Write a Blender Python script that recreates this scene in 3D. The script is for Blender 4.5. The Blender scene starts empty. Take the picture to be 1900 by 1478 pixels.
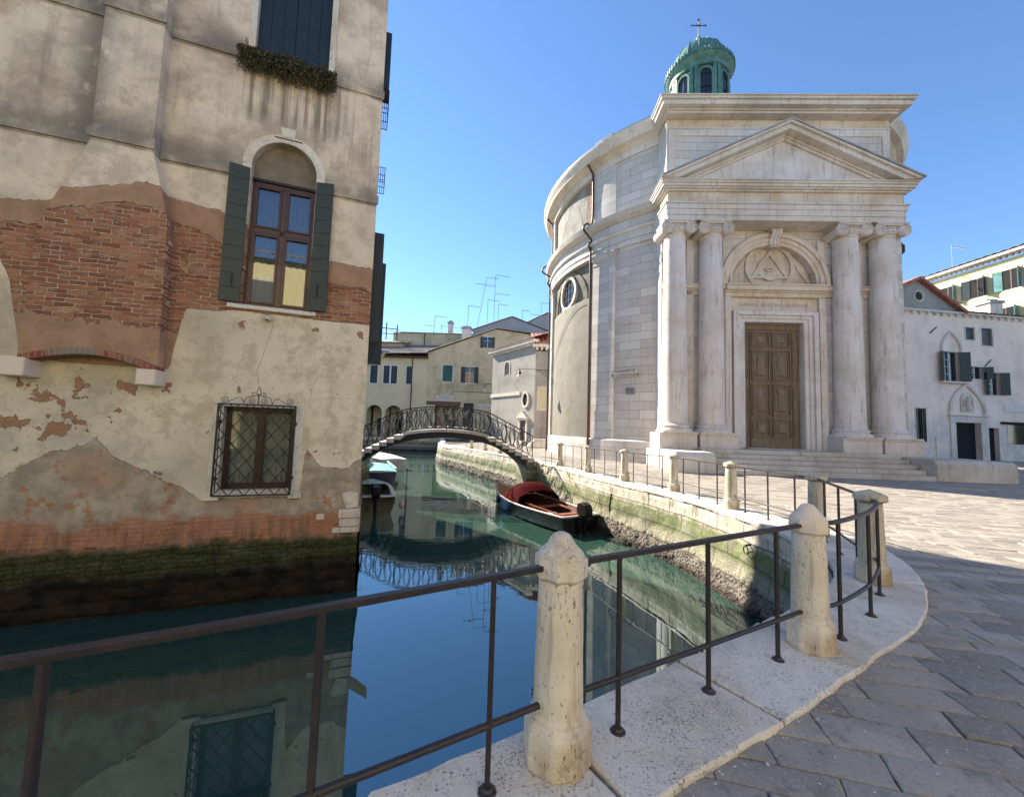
import bpy, bmesh, math, random
from mathutils import Vector, Matrix, noise as mnoise
from mathutils.geometry import tessellate_polygon
R = math.radians
random.seed(7)
scene = bpy.context.scene
COL = scene.collection

# ---------------------------------------------------------------- camera
cam_d = bpy.data.cameras.new("camera"); cam = bpy.data.objects.new("camera", cam_d); COL.objects.link(cam)
cam_d.sensor_width = 36.0; cam_d.lens = 36.0 * 740 / 1900; cam_d.clip_start = 0.05; cam_d.clip_end = 3000
_p, _r = R(4.17), R(1.8)
F = Vector((0, math.cos(_p), math.sin(_p))); R0 = Vector((1, 0, 0)); U0 = Vector((0, -math.sin(_p), math.cos(_p)))
RR = math.cos(_r) * R0 + math.sin(_r) * U0; UU = -math.sin(_r) * R0 + math.cos(_r) * U0
m = Matrix((RR, UU, -F)).transposed().to_4x4(); m.translation = Vector((0, 0, 1.6)); cam.matrix_world = m
scene.camera = cam

# ---------------------------------------------------------------- sky, sun, exposure
SUN_AZ, SUN_EL = 44.0, 33.5        # shadows run to +x, -y
w = bpy.data.worlds.new("World"); scene.world = w; w.use_nodes = True
wn = w.node_tree; wn.nodes.clear()
sky = wn.nodes.new('ShaderNodeTexSky'); sky.sky_type = 'NISHITA'; sky.sun_disc = False
sky.sun_elevation = R(SUN_EL); sky.sun_rotation = R(-(90 - SUN_AZ)); sky.altitude = 0; sky.air_density = 1.0; sky.dust_density = 0.0; sky.ozone_density = 6.5
bg = wn.nodes.new('ShaderNodeBackground'); bg.inputs[1].default_value = 0.077
wo = wn.nodes.new('ShaderNodeOutputWorld')
wn.links.new(sky.outputs[0], bg.inputs[0]); wn.links.new(bg.outputs[0], wo.inputs[0])
sd = bpy.data.lights.new("sun", 'SUN'); sd.energy = 4.3; sd.angle = R(0.5); sd.color = (1.0, 0.91, 0.76)
sun = bpy.data.objects.new("sun", sd); COL.objects.link(sun)
sv = Vector((-math.cos(R(SUN_AZ)) * math.cos(R(SUN_EL)), math.sin(R(SUN_AZ)) * math.cos(R(SUN_EL)), math.sin(R(SUN_EL))))
sun.rotation_euler = sv.to_track_quat('Z', 'Y').to_euler(); sun.location = sv * 60
scene.view_settings.view_transform = 'Standard'; scene.view_settings.look = 'None'
scene.view_settings.exposure = 1.84; scene.view_settings.gamma = 1.0
scene.cycles.max_bounces = 8; scene.cycles.diffuse_bounces = 4; scene.cycles.glossy_bounces = 4
scene.cycles.caustics_reflective = False

# ---------------------------------------------------------------- node helpers
class E:
    """a node socket with arithmetic"""
    def __init__(s, nt, sock): s.nt, s.s = nt, sock
    def _m(s, op, a, b=None, c=None, clamp=False):
        n = s.nt.nodes.new('ShaderNodeMath'); n.operation = op; n.use_clamp = clamp
        for i, v in enumerate((a, b, c)):
            if v is None: continue
            if isinstance(v, E): s.nt.links.new(v.s, n.inputs[i])
            else: n.inputs[i].default_value = v
        return E(s.nt, n.outputs[0])
    def __add__(s, o): return s._m('ADD', s, o)
    __radd__ = __add__
    def __sub__(s, o): return s._m('SUBTRACT', s, o)
    def __rsub__(s, o): return s._m('SUBTRACT', o, s)
    def __mul__(s, o): return s._m('MULTIPLY', s, o)
    __rmul__ = __mul__
    def __truediv__(s, o): return s._m('DIVIDE', s, o)
    def mx(s, o): return s._m('MAXIMUM', s, o)
    def mn(s, o): return s._m('MINIMUM', s, o)
    def abs(s): return s._m('ABSOLUTE', s)
    def pw(s, o): return s._m('POWER', s, o)
    def step(s, a, b):      # smooth 0..1 between a and b
        n = s.nt.nodes.new('ShaderNodeMapRange'); n.interpolation_type = 'SMOOTHSTEP'
        s.nt.links.new(s.s, n.inputs[0]); n.inputs[1].default_value = a; n.inputs[2].default_value = b
        n.inputs[3].default_value = 0; n.inputs[4].default_value = 1
        return E(s.nt, n.outputs[0])
    def lin(s, a, b, c=0., d=1.):
        n = s.nt.nodes.new('ShaderNodeMapRange'); s.nt.links.new(s.s, n.inputs[0])
        for i, v in enumerate((a, b, c, d)): n.inputs[i + 1].default_value = v
        return E(s.nt, n.outputs[0])

class Mat:
    def __init__(s, name):
        s.m = bpy.data.materials.new(name); s.m.use_nodes = True; s.nt = s.m.node_tree; s.nt.nodes.clear()
        s.out = s.nt.nodes.new('ShaderNodeOutputMaterial'); s.b = s.nt.nodes.new('ShaderNodeBsdfPrincipled')
        s.nt.links.new(s.b.outputs[0], s.out.inputs[0]); s.hl = []
    def set(s, **k):
        names = dict(color='Base Color', rough='Roughness', metal='Metallic', spec='Specular IOR Level', ior='IOR', trans='Transmission Weight', coat='Coat Weight', sub='Subsurface Weight', alpha='Alpha')
        for a, v in k.items():
            i = s.b.inputs[names[a]]
            if isinstance(v, E): s.nt.links.new(v.s, i)
            elif isinstance(v, tuple) and len(v) == 3: i.default_value = (*v, 1)
            else: i.default_value = v
        return s
    def obj(s):
        if not hasattr(s, '_o'): s._o = s.nt.nodes.new('ShaderNodeTexCoord')
        return E(s.nt, s._o.outputs['Object'])
    def uv(s):
        s.obj(); return E(s.nt, s._o.outputs['UV'])
    def geo(s):
        n = s.nt.nodes.new('ShaderNodeNewGeometry'); return n
    def rnd(s):
        n = s.nt.nodes.new('ShaderNodeAttribute'); n.attribute_name = 'rnd'; return E(s.nt, n.outputs['Fac'])
    def xyz(s, v):
        n = s.nt.nodes.new('ShaderNodeSeparateXYZ'); s.nt.links.new(v.s, n.inputs[0]); return [E(s.nt, o) for o in n.outputs]
    def vec(s, x, y, z=0.):
        n = s.nt.nodes.new('ShaderNodeCombineXYZ')
        for i, v in enumerate((x, y, z)):
            if isinstance(v, E): s.nt.links.new(v.s, n.inputs[i])
            else: n.inputs[i].default_value = v
        return E(s.nt, n.outputs[0])
    def scale(s, v, k, off=(0, 0, 0)):
        n = s.nt.nodes.new('ShaderNodeMapping'); s.nt.links.new(v.s, n.inputs[0]); n.inputs['Scale'].default_value = k; n.inputs['Location'].default_value = off
        return E(s.nt, n.outputs[0])
    def vadd(s, a, b):
        n = s.nt.nodes.new('ShaderNodeVectorMath'); n.operation = 'ADD'; s.nt.links.new(a.s, n.inputs[0]); s.nt.links.new(b.s, n.inputs[1]); return E(s.nt, n.outputs[0])
    def noise(s, v, sc=1., det=4., ro=.55, dist=0., col=False):
        n = s.nt.nodes.new('ShaderNodeTexNoise'); s.nt.links.new(v.s, n.inputs['Vector'])
        n.inputs['Scale'].default_value = sc; n.inputs['Detail'].default_value = det; n.inputs['Roughness'].default_value = ro; n.inputs['Distortion'].default_value = dist
        return E(s.nt, n.outputs[1 if col else 0])
    def voro(s, v, sc=1., feat='F1', rand=1., out=0):
        n = s.nt.nodes.new('ShaderNodeTexVoronoi'); n.feature = feat; s.nt.links.new(v.s, n.inputs['Vector']); n.inputs['Scale'].default_value = sc
        n.inputs['Randomness'].default_value = rand
        return E(s.nt, n.outputs[out])
    def brick(s, v, bw, rh, mort=.01, c1=(0, 0, 0), c2=(1, 1, 1), cm=(.5, .5, .5), smooth=.1, off=.5, bias=0.):
        n = s.nt.nodes.new('ShaderNodeTexBrick'); s.nt.links.new(v.s, n.inputs['Vector'])
        n.inputs['Scale'].default_value = 1; n.inputs['Brick Width'].default_value = bw; n.inputs['Row Height'].default_value = rh
        n.inputs['Mortar Size'].default_value = mort; n.inputs['Mortar Smooth'].default_value = smooth; n.inputs['Bias'].default_value = bias
        n.inputs['Color1'].default_value = (*c1, 1); n.inputs['Color2'].default_value = (*c2, 1); n.inputs['Mortar'].default_value = (*cm, 1); n.offset = off
        return E(s.nt, n.outputs[0]), E(s.nt, n.outputs[1])
    def ramp(s, f, stops, interp='LINEAR'):
        n = s.nt.nodes.new('ShaderNodeValToRGB'); s.nt.links.new(f.s, n.inputs[0]); cr = n.color_ramp; cr.interpolation = interp
        while len(cr.elements) < len(stops): cr.elements.new(0.5)
        for e, (p, c) in zip(cr.elements, stops): e.position = p; e.color = (*c, 1)
        return E(s.nt, n.outputs[0])
    def mix(s, f, a, b, mode='MIX'):
        n = s.nt.nodes.new('ShaderNodeMix'); n.data_type = 'RGBA'; n.blend_type = mode; n.clamp_factor = True
        for i, v in ((0, f), (6, a), (7, b)):
            if isinstance(v, E): s.nt.links.new(v.s, n.inputs[i])
            elif isinstance(v, tuple): n.inputs[i].default_value = (*v, 1)
            else: n.inputs[i].default_value = v
        return E(s.nt, n.outputs[2])
    def curve(s, x, pts):       # piecewise linear y(x); pts in real units
        x0, x1 = pts[0][0], pts[-1][0]; y0 = min(p[1] for p in pts); y1 = max(p[1] for p in pts) + 1e-6
        n = s.nt.nodes.new('ShaderNodeFloatCurve'); c = n.mapping.curves[0]
        q = [((p[0] - x0) / (x1 - x0), (p[1] - y0) / (y1 - y0)) for p in pts]
        c.points[0].location = q[0]; c.points[1].location = q[-1]
        for p in q[1:-1]: c.points.new(*p)
        for p in c.points: p.handle_type = 'VECTOR'
        n.mapping.update(); xn = x.lin(x0, x1); s.nt.links.new(xn.s, n.inputs['Value'])
        return E(s.nt, n.outputs[0]).lin(0, 1, y0, y1)
    def bump(s, h, dist=.01, strength=1., prev=None):
        n = s.nt.nodes.new('ShaderNodeBump'); s.nt.links.new(h.s, n.inputs['Height']); n.inputs['Distance'].default_value = dist; n.inputs['Strength'].default_value = strength
        if prev: s.nt.links.new(prev.s, n.inputs['Normal'])
        o = E(s.nt, n.outputs[0]); s.nt.links.new(o.s, s.b.inputs['Normal']); return o

# ---------------------------------------------------------------- mesh helpers
class MB:
    def __init__(s): s.v = []; s.f = []; s.uv = {}; s.rnd = {}; s.mat = {}
    def add(s, vs, fs, rnd=None, uvs=None, mi=None):
        o = len(s.v); s.v += [tuple(v) for v in vs]
        for k, f in enumerate(fs):
            if rnd is not None: s.rnd[len(s.f)] = rnd
            if uvs: s.uv[len(s.f)] = [uvs[i] for i in f]
            if mi is not None: s.mat[len(s.f)] = mi
            s.f.append(tuple(i + o for i in f))
        return s
    def box(s, x0, x1, y0, y1, z0, z1, M=None, rnd=None):
        vs = [Vector((x, y, z)) for x in (x0, x1) for y in (y0, y1) for z in (z0, z1)]
        if M: vs = [M @ v for v in vs]
        return s.add(vs, [(0, 1, 3, 2), (4, 6, 7, 5), (0, 4, 5, 1), (2, 3, 7, 6), (0, 2, 6, 4), (1, 5, 7, 3)], rnd)
    def bar(s, a, b, w, h=None, up=(0, 0, 1)):      # square bar between two points
        a, b = Vector(a), Vector(b); h = h or w; d = (b - a).normalized(); u = Vector(up)
        if abs(d.dot(u)) > .98: u = Vector((0, 1, 0)) if abs(d.y) < .9 else Vector((1, 0, 0))
        r = d.cross(u).normalized() * w / 2; u = r.cross(d).normalized() * h / 2
        vs = [p + i * r + j * u for p in (a, b) for i, j in ((-1, -1), (1, -1), (1, 1), (-1, 1))]
        return s.add(vs, [(0, 1, 2, 3), (7, 6, 5, 4), (0, 4, 5, 1), (1, 5, 6, 2), (2, 6, 7, 3), (3, 7, 4, 0)])
    def tube(s, pts, r, n=8, closed=False, ends=True, sq=False, ph=0.):
        pts = [Vector(p) for p in pts]; N = len(pts); rings = []; up = None
        for i, p in enumerate(pts):
            a = pts[i - 1] if (i or closed) else p; b = pts[(i + 1) % N] if (i < N - 1 or closed) else p
            d = (b - a).normalized()
            if up is None: up = Vector((0, 0, 1)) if abs(d.z) < .9 else Vector((1, 0, 0))
            x = d.cross(up).normalized(); up = x.cross(d).normalized()
            rr = r[i] if isinstance(r, (list, tuple)) else r
            rings.append([p + rr * (math.cos(2 * math.pi * k / n + ph) * x + math.sin(2 * math.pi * k / n + ph) * up) for k in range(n)])
        vs = [v for g in rings for v in g]; fs = []
        for i in range(N if closed else N - 1):
            for k in range(n):
                a, b = i * n, ((i + 1) % N) * n
                fs.append((a + k, a + (k + 1) % n, b + (k + 1) % n, b + k))
        if ends and not closed: fs += [tuple(range(n))[::-1], tuple((N - 1) * n + k for k in range(n))]
        return s.add(vs, fs)
    def lathe(s, prof, n=24, c=(0, 0, 0), a0=0., a1=2 * math.pi, M=None, ph=0.):
        full = abs(a1 - a0 - 2 * math.pi) < 1e-6; k = n if full else n + 1; vs = []; uvs = []; fs = []
        for i in range(k):
            a = a0 + (a1 - a0) * i / n + ph
            for r, z in prof:
                v = Vector((c[0] + r * math.cos(a), c[1] + r * math.sin(a), c[2] + z)); vs.append(M @ v if M else v)
        L = len(prof)
        for i in range(n):
            j = (i + 1) % k
            for q in range(L - 1): fs.append((i * L + q, j * L + q, j * L + q + 1, i * L + q + 1))
        return s.add(vs, fs)
    def prism(s, poly, d0, d1, axis='y', M=None, rnd=None):     # polygon in the plane, extruded along axis
        def P(a, b, d):
            v = {'y': (a, d, b), 'z': (a, b, d), 'x': (d, a, b)}[axis]
            return M @ Vector(v) if M else Vector(v)
        n = len(poly); vs = [P(a, b, d0) for a, b in poly] + [P(a, b, d1) for a, b in poly]
        tri = tessellate_polygon([[Vector((a, b, 0)) for a, b in poly]])
        fs = [tuple(t) for t in tri] + [tuple(i + n for i in t)[::-1] for t in tri] + [(i, (i + 1) % n, (i + 1) % n + n, i + n) for i in range(n)]
        return s.add(vs, fs, rnd)
    def grid(s, fn, nu, nv, uvf=None):
        vs = [fn(i / nu, j / nv) for i in range(nu + 1) for j in range(nv + 1)]
        uvs = [uvf(i / nu, j / nv) for i in range(nu + 1) for j in range(nv + 1)] if uvf else None
        fs = [(i * (nv + 1) + j, (i + 1) * (nv + 1) + j, (i + 1) * (nv + 1) + j + 1, i * (nv + 1) + j + 1) for i in range(nu) for j in range(nv)]
        return s.add(vs, fs, None, uvs)
    def build(s, name, mat, parent=None, bevel=0., smooth=None, uvf=None, seg=1, M=None):
        me = bpy.data.meshes.new(name); me.from_pydata(s.v, [], s.f)
        mats = mat if isinstance(mat, (list, tuple)) else [mat]
        for q in mats: me.materials.append(q)
        for i, k in s.mat.items(): me.polygons[i].material_index = k
        if s.uv or uvf:
            ul = me.uv_layers.new(name='UVMap').data
            for p in me.polygons:
                for li, l in enumerate(p.loop_indices):
                    if uvf: ul[l].uv = uvf(me.vertices[me.loops[l].vertex_index].co, p.normal)
                    elif p.index in s.uv: ul[l].uv = s.uv[p.index][li]
        if s.rnd:
            at = me.attributes.new('rnd', 'FLOAT', 'FACE')
            for i, v in s.rnd.items(): at.data[i].value = v
        bm = bmesh.new(); bm.from_mesh(me)
        if M: bm.transform(M)
        bmesh.ops.recalc_face_normals(bm, faces=bm.faces)
        if bevel:
            es = [e for e in bm.edges if len(e.link_faces) == 2 and e.calc_face_angle(0) > R(35)]
            bmesh.ops.bevel(bm, geom=es, offset=bevel, segments=seg, profile=.6, affect='EDGES', clamp_overlap=True)
        bm.to_mesh(me); bm.free()
        if smooth is not None:
            for p in me.polygons: p.use_smooth = True
            me.set_sharp_from_angle(angle=R(smooth))
        o = bpy.data.objects.new(name, me); COL.objects.link(o)
        if parent: o.parent = parent
        return o

def tag(o, label=None, cat=None, group=None, kind=None):
    if label: o['label'] = label
    if cat: o['category'] = cat
    if group: o['group'] = group
    if kind: o['kind'] = kind
    return o
def empty(name, loc=(0, 0, 0), rz=0., label=None, cat=None, group=None):
    o = bpy.data.objects.new(name, None); COL.objects.link(o); o.location = loc; o.rotation_euler = (0, 0, rz); o.empty_display_size = .3
    return tag(o, label, cat, group)
KIDS = {}
def children(o): return [c for c in bpy.data.objects if c.parent == o]
def copy_tree(o, parent=None):
    c = o.copy(); COL.objects.link(c); c.parent = parent
    for ch in children(o): copy_tree(ch, c)
    return c
def fr(x, y, z, sc=1., det=4):      # fractal noise -1..1
    return mnoise.fractal(Vector((x * sc, y * sc, z * sc)), 1.0, 2.0, det)
def lerp(a, b, t): return tuple(p + (q - p) * t for p, q in zip(a, b))
def resample(pts, step):
    out = []
    for a, b in zip(pts, pts[1:]):
        n = max(1, int(math.hypot(*(q - p for p, q in zip(a, b))) / step))
        out += [lerp(a, b, i / n) for i in range(n)]
    return out + [pts[-1]]
def catmull(pts, k=6):
    out = []; P = [pts[0]] + list(pts) + [pts[-1]]
    for i in range(1, len(P) - 2):
        for j in range(k):
            t = j / k; a, b, c, d = P[i - 1], P[i], P[i + 1], P[i + 2]
            out.append(tuple(.5 * (2 * b[q] + (c[q] - a[q]) * t + (2 * a[q] - 5 * b[q] + 4 * c[q] - d[q]) * t * t + (3 * b[q] - a[q] - 3 * c[q] + d[q]) * t ** 3) for q in range(len(b))))
    return out + [tuple(pts[-1])]
def wall_holes(mb, x0, x1, z0, z1, holes, y=0., depth=.3, back=True):
    """flat wall in the xz plane facing -y, with rectangular openings and their reveals"""
    xs = sorted({x0, x1, *[h[0] for h in holes], *[h[1] for h in holes]}); zs = sorted({z0, z1, *[h[2] for h in holes], *[h[3] for h in holes]})
    for a, b in zip(xs, xs[1:]):
        for c, d in zip(zs, zs[1:]):
            if any(h[0] <= a and b <= h[1] and h[2] <= c and d <= h[3] for h in holes): continue
            mb.add([(a, y, c), (b, y, c), (b, y, d), (a, y, d)], [(0, 1, 2, 3)])
    for a, b, c, d in holes:
        Y = y + depth
        mb.add([(a, y, c), (b, y, c), (b, y, d), (a, y, d), (a, Y, c), (b, Y, c), (b, Y, d), (a, Y, d)], [(0, 1, 5, 4), (1, 2, 6, 5), (2, 3, 7, 6), (3, 0, 4, 7)])
def arc(cx, cz, r, a0, a1, n=12, rz=None):
    rz = rz or r
    return [(cx + r * math.cos(a0 + (a1 - a0) * i / n), cz + rz * math.sin(a0 + (a1 - a0) * i / n)) for i in range(n + 1)]
def frame_rect(mb, x0, x1, z0, z1, w, y0, y1, bottom=True):
    mb.box(x0 - w, x0, y0, y1, z0 - (w if bottom else 0), z1 + w); mb.box(x1, x1 + w, y0, y1, z0 - (w if bottom else 0), z1 + w); mb.box(x0, x1, y0, y1, z1, z1 + w)
    if bottom: mb.box(x0, x1, y0, y1, z0 - w, z0)
    return mb
# ================================================================= materials
def simple(name, col, rough=.6, var=.15, sc=6., metal=0., bump=.0, spec=.5, coat=0.):
    m = Mat(name); n = m.noise(m.obj(), sc, 5, .6)
    c = m.mix(n.step(.25, .75), tuple(x * (1 - var) for x in col), tuple(min(1, x * (1 + var)) for x in col))
    m.set(color=c, rough=n.lin(0, 1, rough - .08, rough + .1), metal=metal, spec=spec, coat=coat)
    if bump: m.bump(m.noise(m.obj(), sc * 4, 6, .65), bump)
    return m.m

def stone(name, base=(.60, .56, .50), warm=(.46, .38, .29), dark=(.20, .18, .16), warmth=.5, grime=.5, blocks=None, rough=.75, speck=.0, uv=False, bump=.004, streak=.6, sc=1.):
    m = Mat(name); o = m.obj(); x, y, z = m.xyz(o)
    big = m.noise(o, .55 * sc, 5, .6); med = m.noise(o, 3.1 * sc, 6, .65); fine = m.noise(o, 26 * sc, 4, .7)
    col = m.mix(big.step(.35, .68) * warmth, base, warm)
    col = m.mix(med.step(.3, .75) * .35, col, tuple(min(1, b * 1.18) for b in base))
    st = m.noise(m.vec(x * 5.5, y * 5.5, z * .55), 1. * sc, 5, .7)
    col = m.mix(st.step(.52, .74) * (streak * .55), col, dark)
    st2 = m.noise(m.vec(x * 3.1 + 7., y * 3.1, z * .3), 1. * sc, 4, .6)
    col = m.mix(st2.step(.56, .75) * (streak * .5), col, warm)
    col = m.mix(m.noise(o, 1.7 * sc, 8, .75).step(.55, .8) * grime * .6, col, dark)
    h = fine * .5 + med * .6
    if blocks:
        bw, rh = blocks; v = m.uv() if uv else m.vec(x, z, 0)
        bc, bf = m.brick(v, bw, rh, .006, (.0, .0, .0), (1, 1, 1), (.5, .5, .5))
        tone = m.xyz(bc)[0]
        col = m.mix(tone.step(.05, .95) * .5, col, m.mix(tone.step(.6, .9), (.36, .33, .30), (.66, .63, .60)))
        col = m.mix(bf * .6, col, (.16, .14, .12)); h = h - bf * 3.
    if speck:
        sp = m.noise(m.scale(o, (34, 34, 20)), 1., 3, .8); col = m.mix(sp.step(.62, .7) * speck, col, (.10, .09, .08))
        ck = m.voro(m.vadd(o, m.scale(m.noise(o, 5, 3, .6, col=True), (.25, .25, .25))), 9., 'DISTANCE_TO_EDGE')
        msk = m.noise(o, 2.3, 3, .5).step(.5, .62)
        col = m.mix((1. - ck.step(.0, .02)) * msk * speck * .45, col, (.20, .16, .12)); h = h - (1. - ck.step(0, .02)) * msk * .4
        pit = m.noise(m.scale(o, (85, 85, 24)), 1., 3, .65).step(.60, .67) * m.noise(o, 3.2, 5, .7).step(.42, .60); col = m.mix(pit * speck, col, (.10, .08, .06)); h = h - pit * 1.2
        rust = m.noise(m.vec(x * 4., y * 4., z * 1.1), 1.3, 4, .6).step(.56, .68); col = m.mix(rust * speck * (.6 if sc > 3 else .12), col, (.38, .23, .12)); ft = (1. - z.step(.02, .22)) * z.step(.0, .005) * m.noise(o, 7., 5, .7).step(.35, .65); col = m.mix(ft * (speck * .5 if blocks is None and sc > 3 else 0.), col, (.26, .15, .08)); ver = m.noise(o, 40., 4, .75).step(.54, .66) * m.noise(o, 2.4, 4, .6).step(.44, .58); col = m.mix(ver * speck * .5, col, (.20, .16, .12))
    m.set(color=col, rough=med.lin(0, 1, rough - .1, rough + .12), spec=.35); m.bump(h, bump)
    return m.m

def plaster(name, col, stain=(.25, .23, .2), amt=.5, sc=1., damp=None):
    m = Mat(name); o = m.obj(); x, y, z = m.xyz(o)
    n = m.noise(o, .7 * sc, 7, .68); st = m.noise(m.vec(x * 3., y * 3., z * .28), 1.3 * sc, 5, .65)
    c = m.mix(n.step(.42, .72) * amt, col, stain); c = m.mix(st.step(.55, .78) * amt * .7, c, stain)
    c = m.mix(m.noise(o, 2.2 * sc, 6, .6).step(.45, .75) * .35, c, tuple(min(1, q * 1.2) for q in col))
    if damp: c = m.mix((1. - z.step(damp[0], damp[1])) * m.noise(o, 1.2, 6, .6).step(.3, .6) * .8, c, damp[2])
    m.set(color=c, rough=.9, spec=.2); m.bump(m.noise(o, 14, 6, .7), .012)
    return m.m

M = {}
M['stone'] = stone('istrian_stone', base=(.66, .60, .54), warm=(.50, .42, .33), dark=(.18, .15, .12), warmth=.8, grime=1.0, streak=1.1)
M['cornice'] = stone('cornice_stone', base=(.68, .62, .55), warm=(.50, .42, .32), dark=(.20, .17, .14), blocks=(1.55, 30.), warmth=.9, streak=1.1, grime=.9)
M['stone_warm'] = stone('istrian_stone_warm', warmth=1., base=(.68, .58, .46), warm=(.50, .37, .24), dark=(.20, .16, .12), streak=1.1, grime=.8)
M['ashlar'] = stone('ashlar_stone', base=(.57, .53, .49), warm=(.45, .39, .33), dark=(.20, .18, .16), blocks=(1.25, .46), warmth=.6, uv=True, streak=.8, grime=.7, bump=.006)
M['ashlar_flat'] = stone('ashlar_flat', base=(.68, .62, .57), warm=(.54, .46, .38), blocks=(1.3, .42), warmth=.8, streak=1.0, grime=.7, bump=.006)
M['column'] = stone('column_stone', base=(.68, .63, .59), warm=(.54, .46, .38), dark=(.20, .17, .14), warmth=.95, streak=1.2, grime=1.0)
M['bollard'] = stone('bollard_stone', base=(.72, .65, .56), warm=(.56, .44, .31), dark=(.10, .09, .08), warmth=1., grime=.6, speck=.85, sc=3.2, streak=.8, bump=.006)
M['bollard_moss'] = stone('bollard_moss_stone', base=(.58, .52, .42), warm=(.38, .31, .16), dark=(.11, .11, .07), warmth=1., grime=1.2, speck=.9, sc=3.2, streak=1.1, bump=.006)
M['bollard_cap'] = stone('new_cap_stone', base=(.74, .62, .52), warm=(.66, .52, .42), warmth=.4, grime=.15, sc=2., streak=.2)
M['coping'] = stone('coping_stone', base=(.76, .70, .62), warm=(.60, .51, .41), dark=(.15, .12, .09), warmth=1., grime=1.1, speck=.9, sc=2.4, streak=.0, bump=.012)
M['steps'] = stone('step_stone', base=(.58, .53, .46), warm=(.38, .32, .25), dark=(.13, .11, .09), warmth=.9, grime=1.2, streak=1.0, blocks=(1.9, 30.))
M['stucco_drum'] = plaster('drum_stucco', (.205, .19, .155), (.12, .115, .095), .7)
M['cream'] = plaster('cream_plaster', (.56, .48, .32), (.27, .245, .17), 1.0, .55)
M['cream2'] = plaster('cream_plaster_clean', (.60, .52, .35), (.36, .32, .23), .5, .5)
M['chapel'] = plaster('chapel_plaster', (.36, .335, .30), (.20, .19, .17), .9, .6)
M['pink'] = plaster('pinkish_plaster', (.86, .69, .58), (.56, .46, .39), .75, .5, damp=(2.6, 4.0, (.56, .52, .48)))
M['yellow'] = plaster('yellow_plaster', (.72, .64, .34), (.52, .46, .28), .4, .3)
M['ochre'] = plaster('ochre_plaster', (.42, .24, .12), (.3, .2, .12), .4, .4)
M['grey_render'] = plaster('grey_render', (.30, .32, .35), (.2, .2, .2), .4, .3)
M['green'] = simple('green_paint', (.030, .042, .034), .5, .25, 8, bump=.002)
M['navy'] = simple('dark_blue_green_paint', (.008, .020, .030), .5, .3, 8)
M['teal'] = simple('teal_paint', (.012, .075, .065), .55, .3, 5)
M['paleteal'] = simple('pale_teal_paint', (.10, .25, .24), .6, .3, 2)
M['iron'] = simple('black_iron', (.018, .017, .018), .5, .4, 30, metal=.3, bump=.001)
M['darkpipe'] = simple('brown_pipe', (.045, .025, .020), .45, .4, 8)
M['glass'] = simple('dark_glass', (.012, .014, .016), .06, .2, 2, spec=.8)
M['white'] = simple('white_paint', (.62, .60, .56), .5, .1, 6)
M['brown'] = simple('brown_wood_frame', (.070, .026, .016), .4, .3, 9, coat=.2)
M['redwood'] = simple('dark_red_wood', (.030, .005, .004), .45, .3, 9)
M['tar'] = simple('black_hull', (.004, .005, .006), .25, .2, 3, coat=.3)
M['bluehull'] = simple('blue_hull', (.006, .012, .085), .3, .2, 3, coat=.4)
M['whitehull'] = simple('white_hull', (.66, .67, .66), .35, .08, 3, coat=.3)
M['greycover'] = simple('grey_boat_inside', (.26, .23, .19), .8, .25, 8)
M['mint'] = simple('mint_tarpaulin', (.10, .50, .40), .5, .25, 4, bump=.02)
M['red'] = simple('dark_red_cloth', (.060, .002, .003), .9, .25, 3, bump=.01, spec=.05)
M['varnish'] = simple('varnished_wood', (.42, .15, .035), .3, .25, 5, coat=.5)
M['thwart'] = simple('reddish_plank', (.26, .07, .035), .4, .3, 9, coat=.2)
M['boatin'] = simple('dark_boat_inside', (.075, .030, .020), .6, .4, 6)
M['rimpink'] = simple('worn_rim', (.52, .40, .37), .5, .2, 12)
M['dark'] = simple('dark_room', (.006, .006, .007), .9, .3, 2)
M['black'] = simple('black_plastic', (.0035, .0035, .004), .4, .2, 5, spec=.25)
M['letters'] = simple('black_lettering', (.05, .035, .03), .8, .3, 20)
M['plaque'] = simple('grey_plaque', (.16, .17, .19), .4, .2, 6)
M['rope'] = simple('worn_rope', (.13, .11, .08), .9, .4, 30)
M['lead'] = simple('lead_roofing', (.34, .34, .34), .7, .3, 1.5)
M['mortar_dark'] = simple('dark_timber', (.12, .07, .05), .8, .4, 8)
M['curtain'] = None

def m_rail():
    m = Mat('weathered_rail_iron'); o = m.obj(); n = m.noise(o, 9, 6, .7); f = m.noise(o, 60, 4, .7)
    c = m.mix(n.step(.42, .62), (.030, .027, .034), (.045, .031, .028)); c = m.mix(f.step(.6, .72) * .5, c, (.16, .10, .07))
    m.set(color=c, rough=n.lin(0, 1, .3, .62), metal=.35, spec=.6); m.bump(f * .6 + n, .0025); return m.m
M['rail'] = m_rail()

def m_copper():
    m = Mat('verdigris_copper'); o = m.obj(); x, y, z = m.xyz(o)
    st = m.noise(m.vec(x * 3, y * 3, z * .5), 1.2, 6, .7); n = m.noise(o, 2.2, 5, .6)
    c = m.mix(n.step(.35, .7), (.060, .155, .125), (.12, .25, .20)); c = m.mix(st.step(.5, .72) * .8, c, (.035, .085, .07)); c = m.mix(st.step(.25, .4), (.30, .44, .36), c)
    m.set(color=c, rough=.6); m.bump(n, .01); return m.m
M['copper'] = m_copper()

def m_curtain():
    m = Mat('curtain_cloth'); o = m.obj(); x, y, z = m.xyz(o)
    w_ = m.noise(m.vec(x * 9, 0., z * .35), 1., 3, .5)
    m.set(color=m.mix(w_.step(.3, .7), (.34, .36, .34), (.66, .68, .66)), rough=.9); m.bump(w_, .06); return m.m
M['curtain'] = m_curtain()

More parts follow.
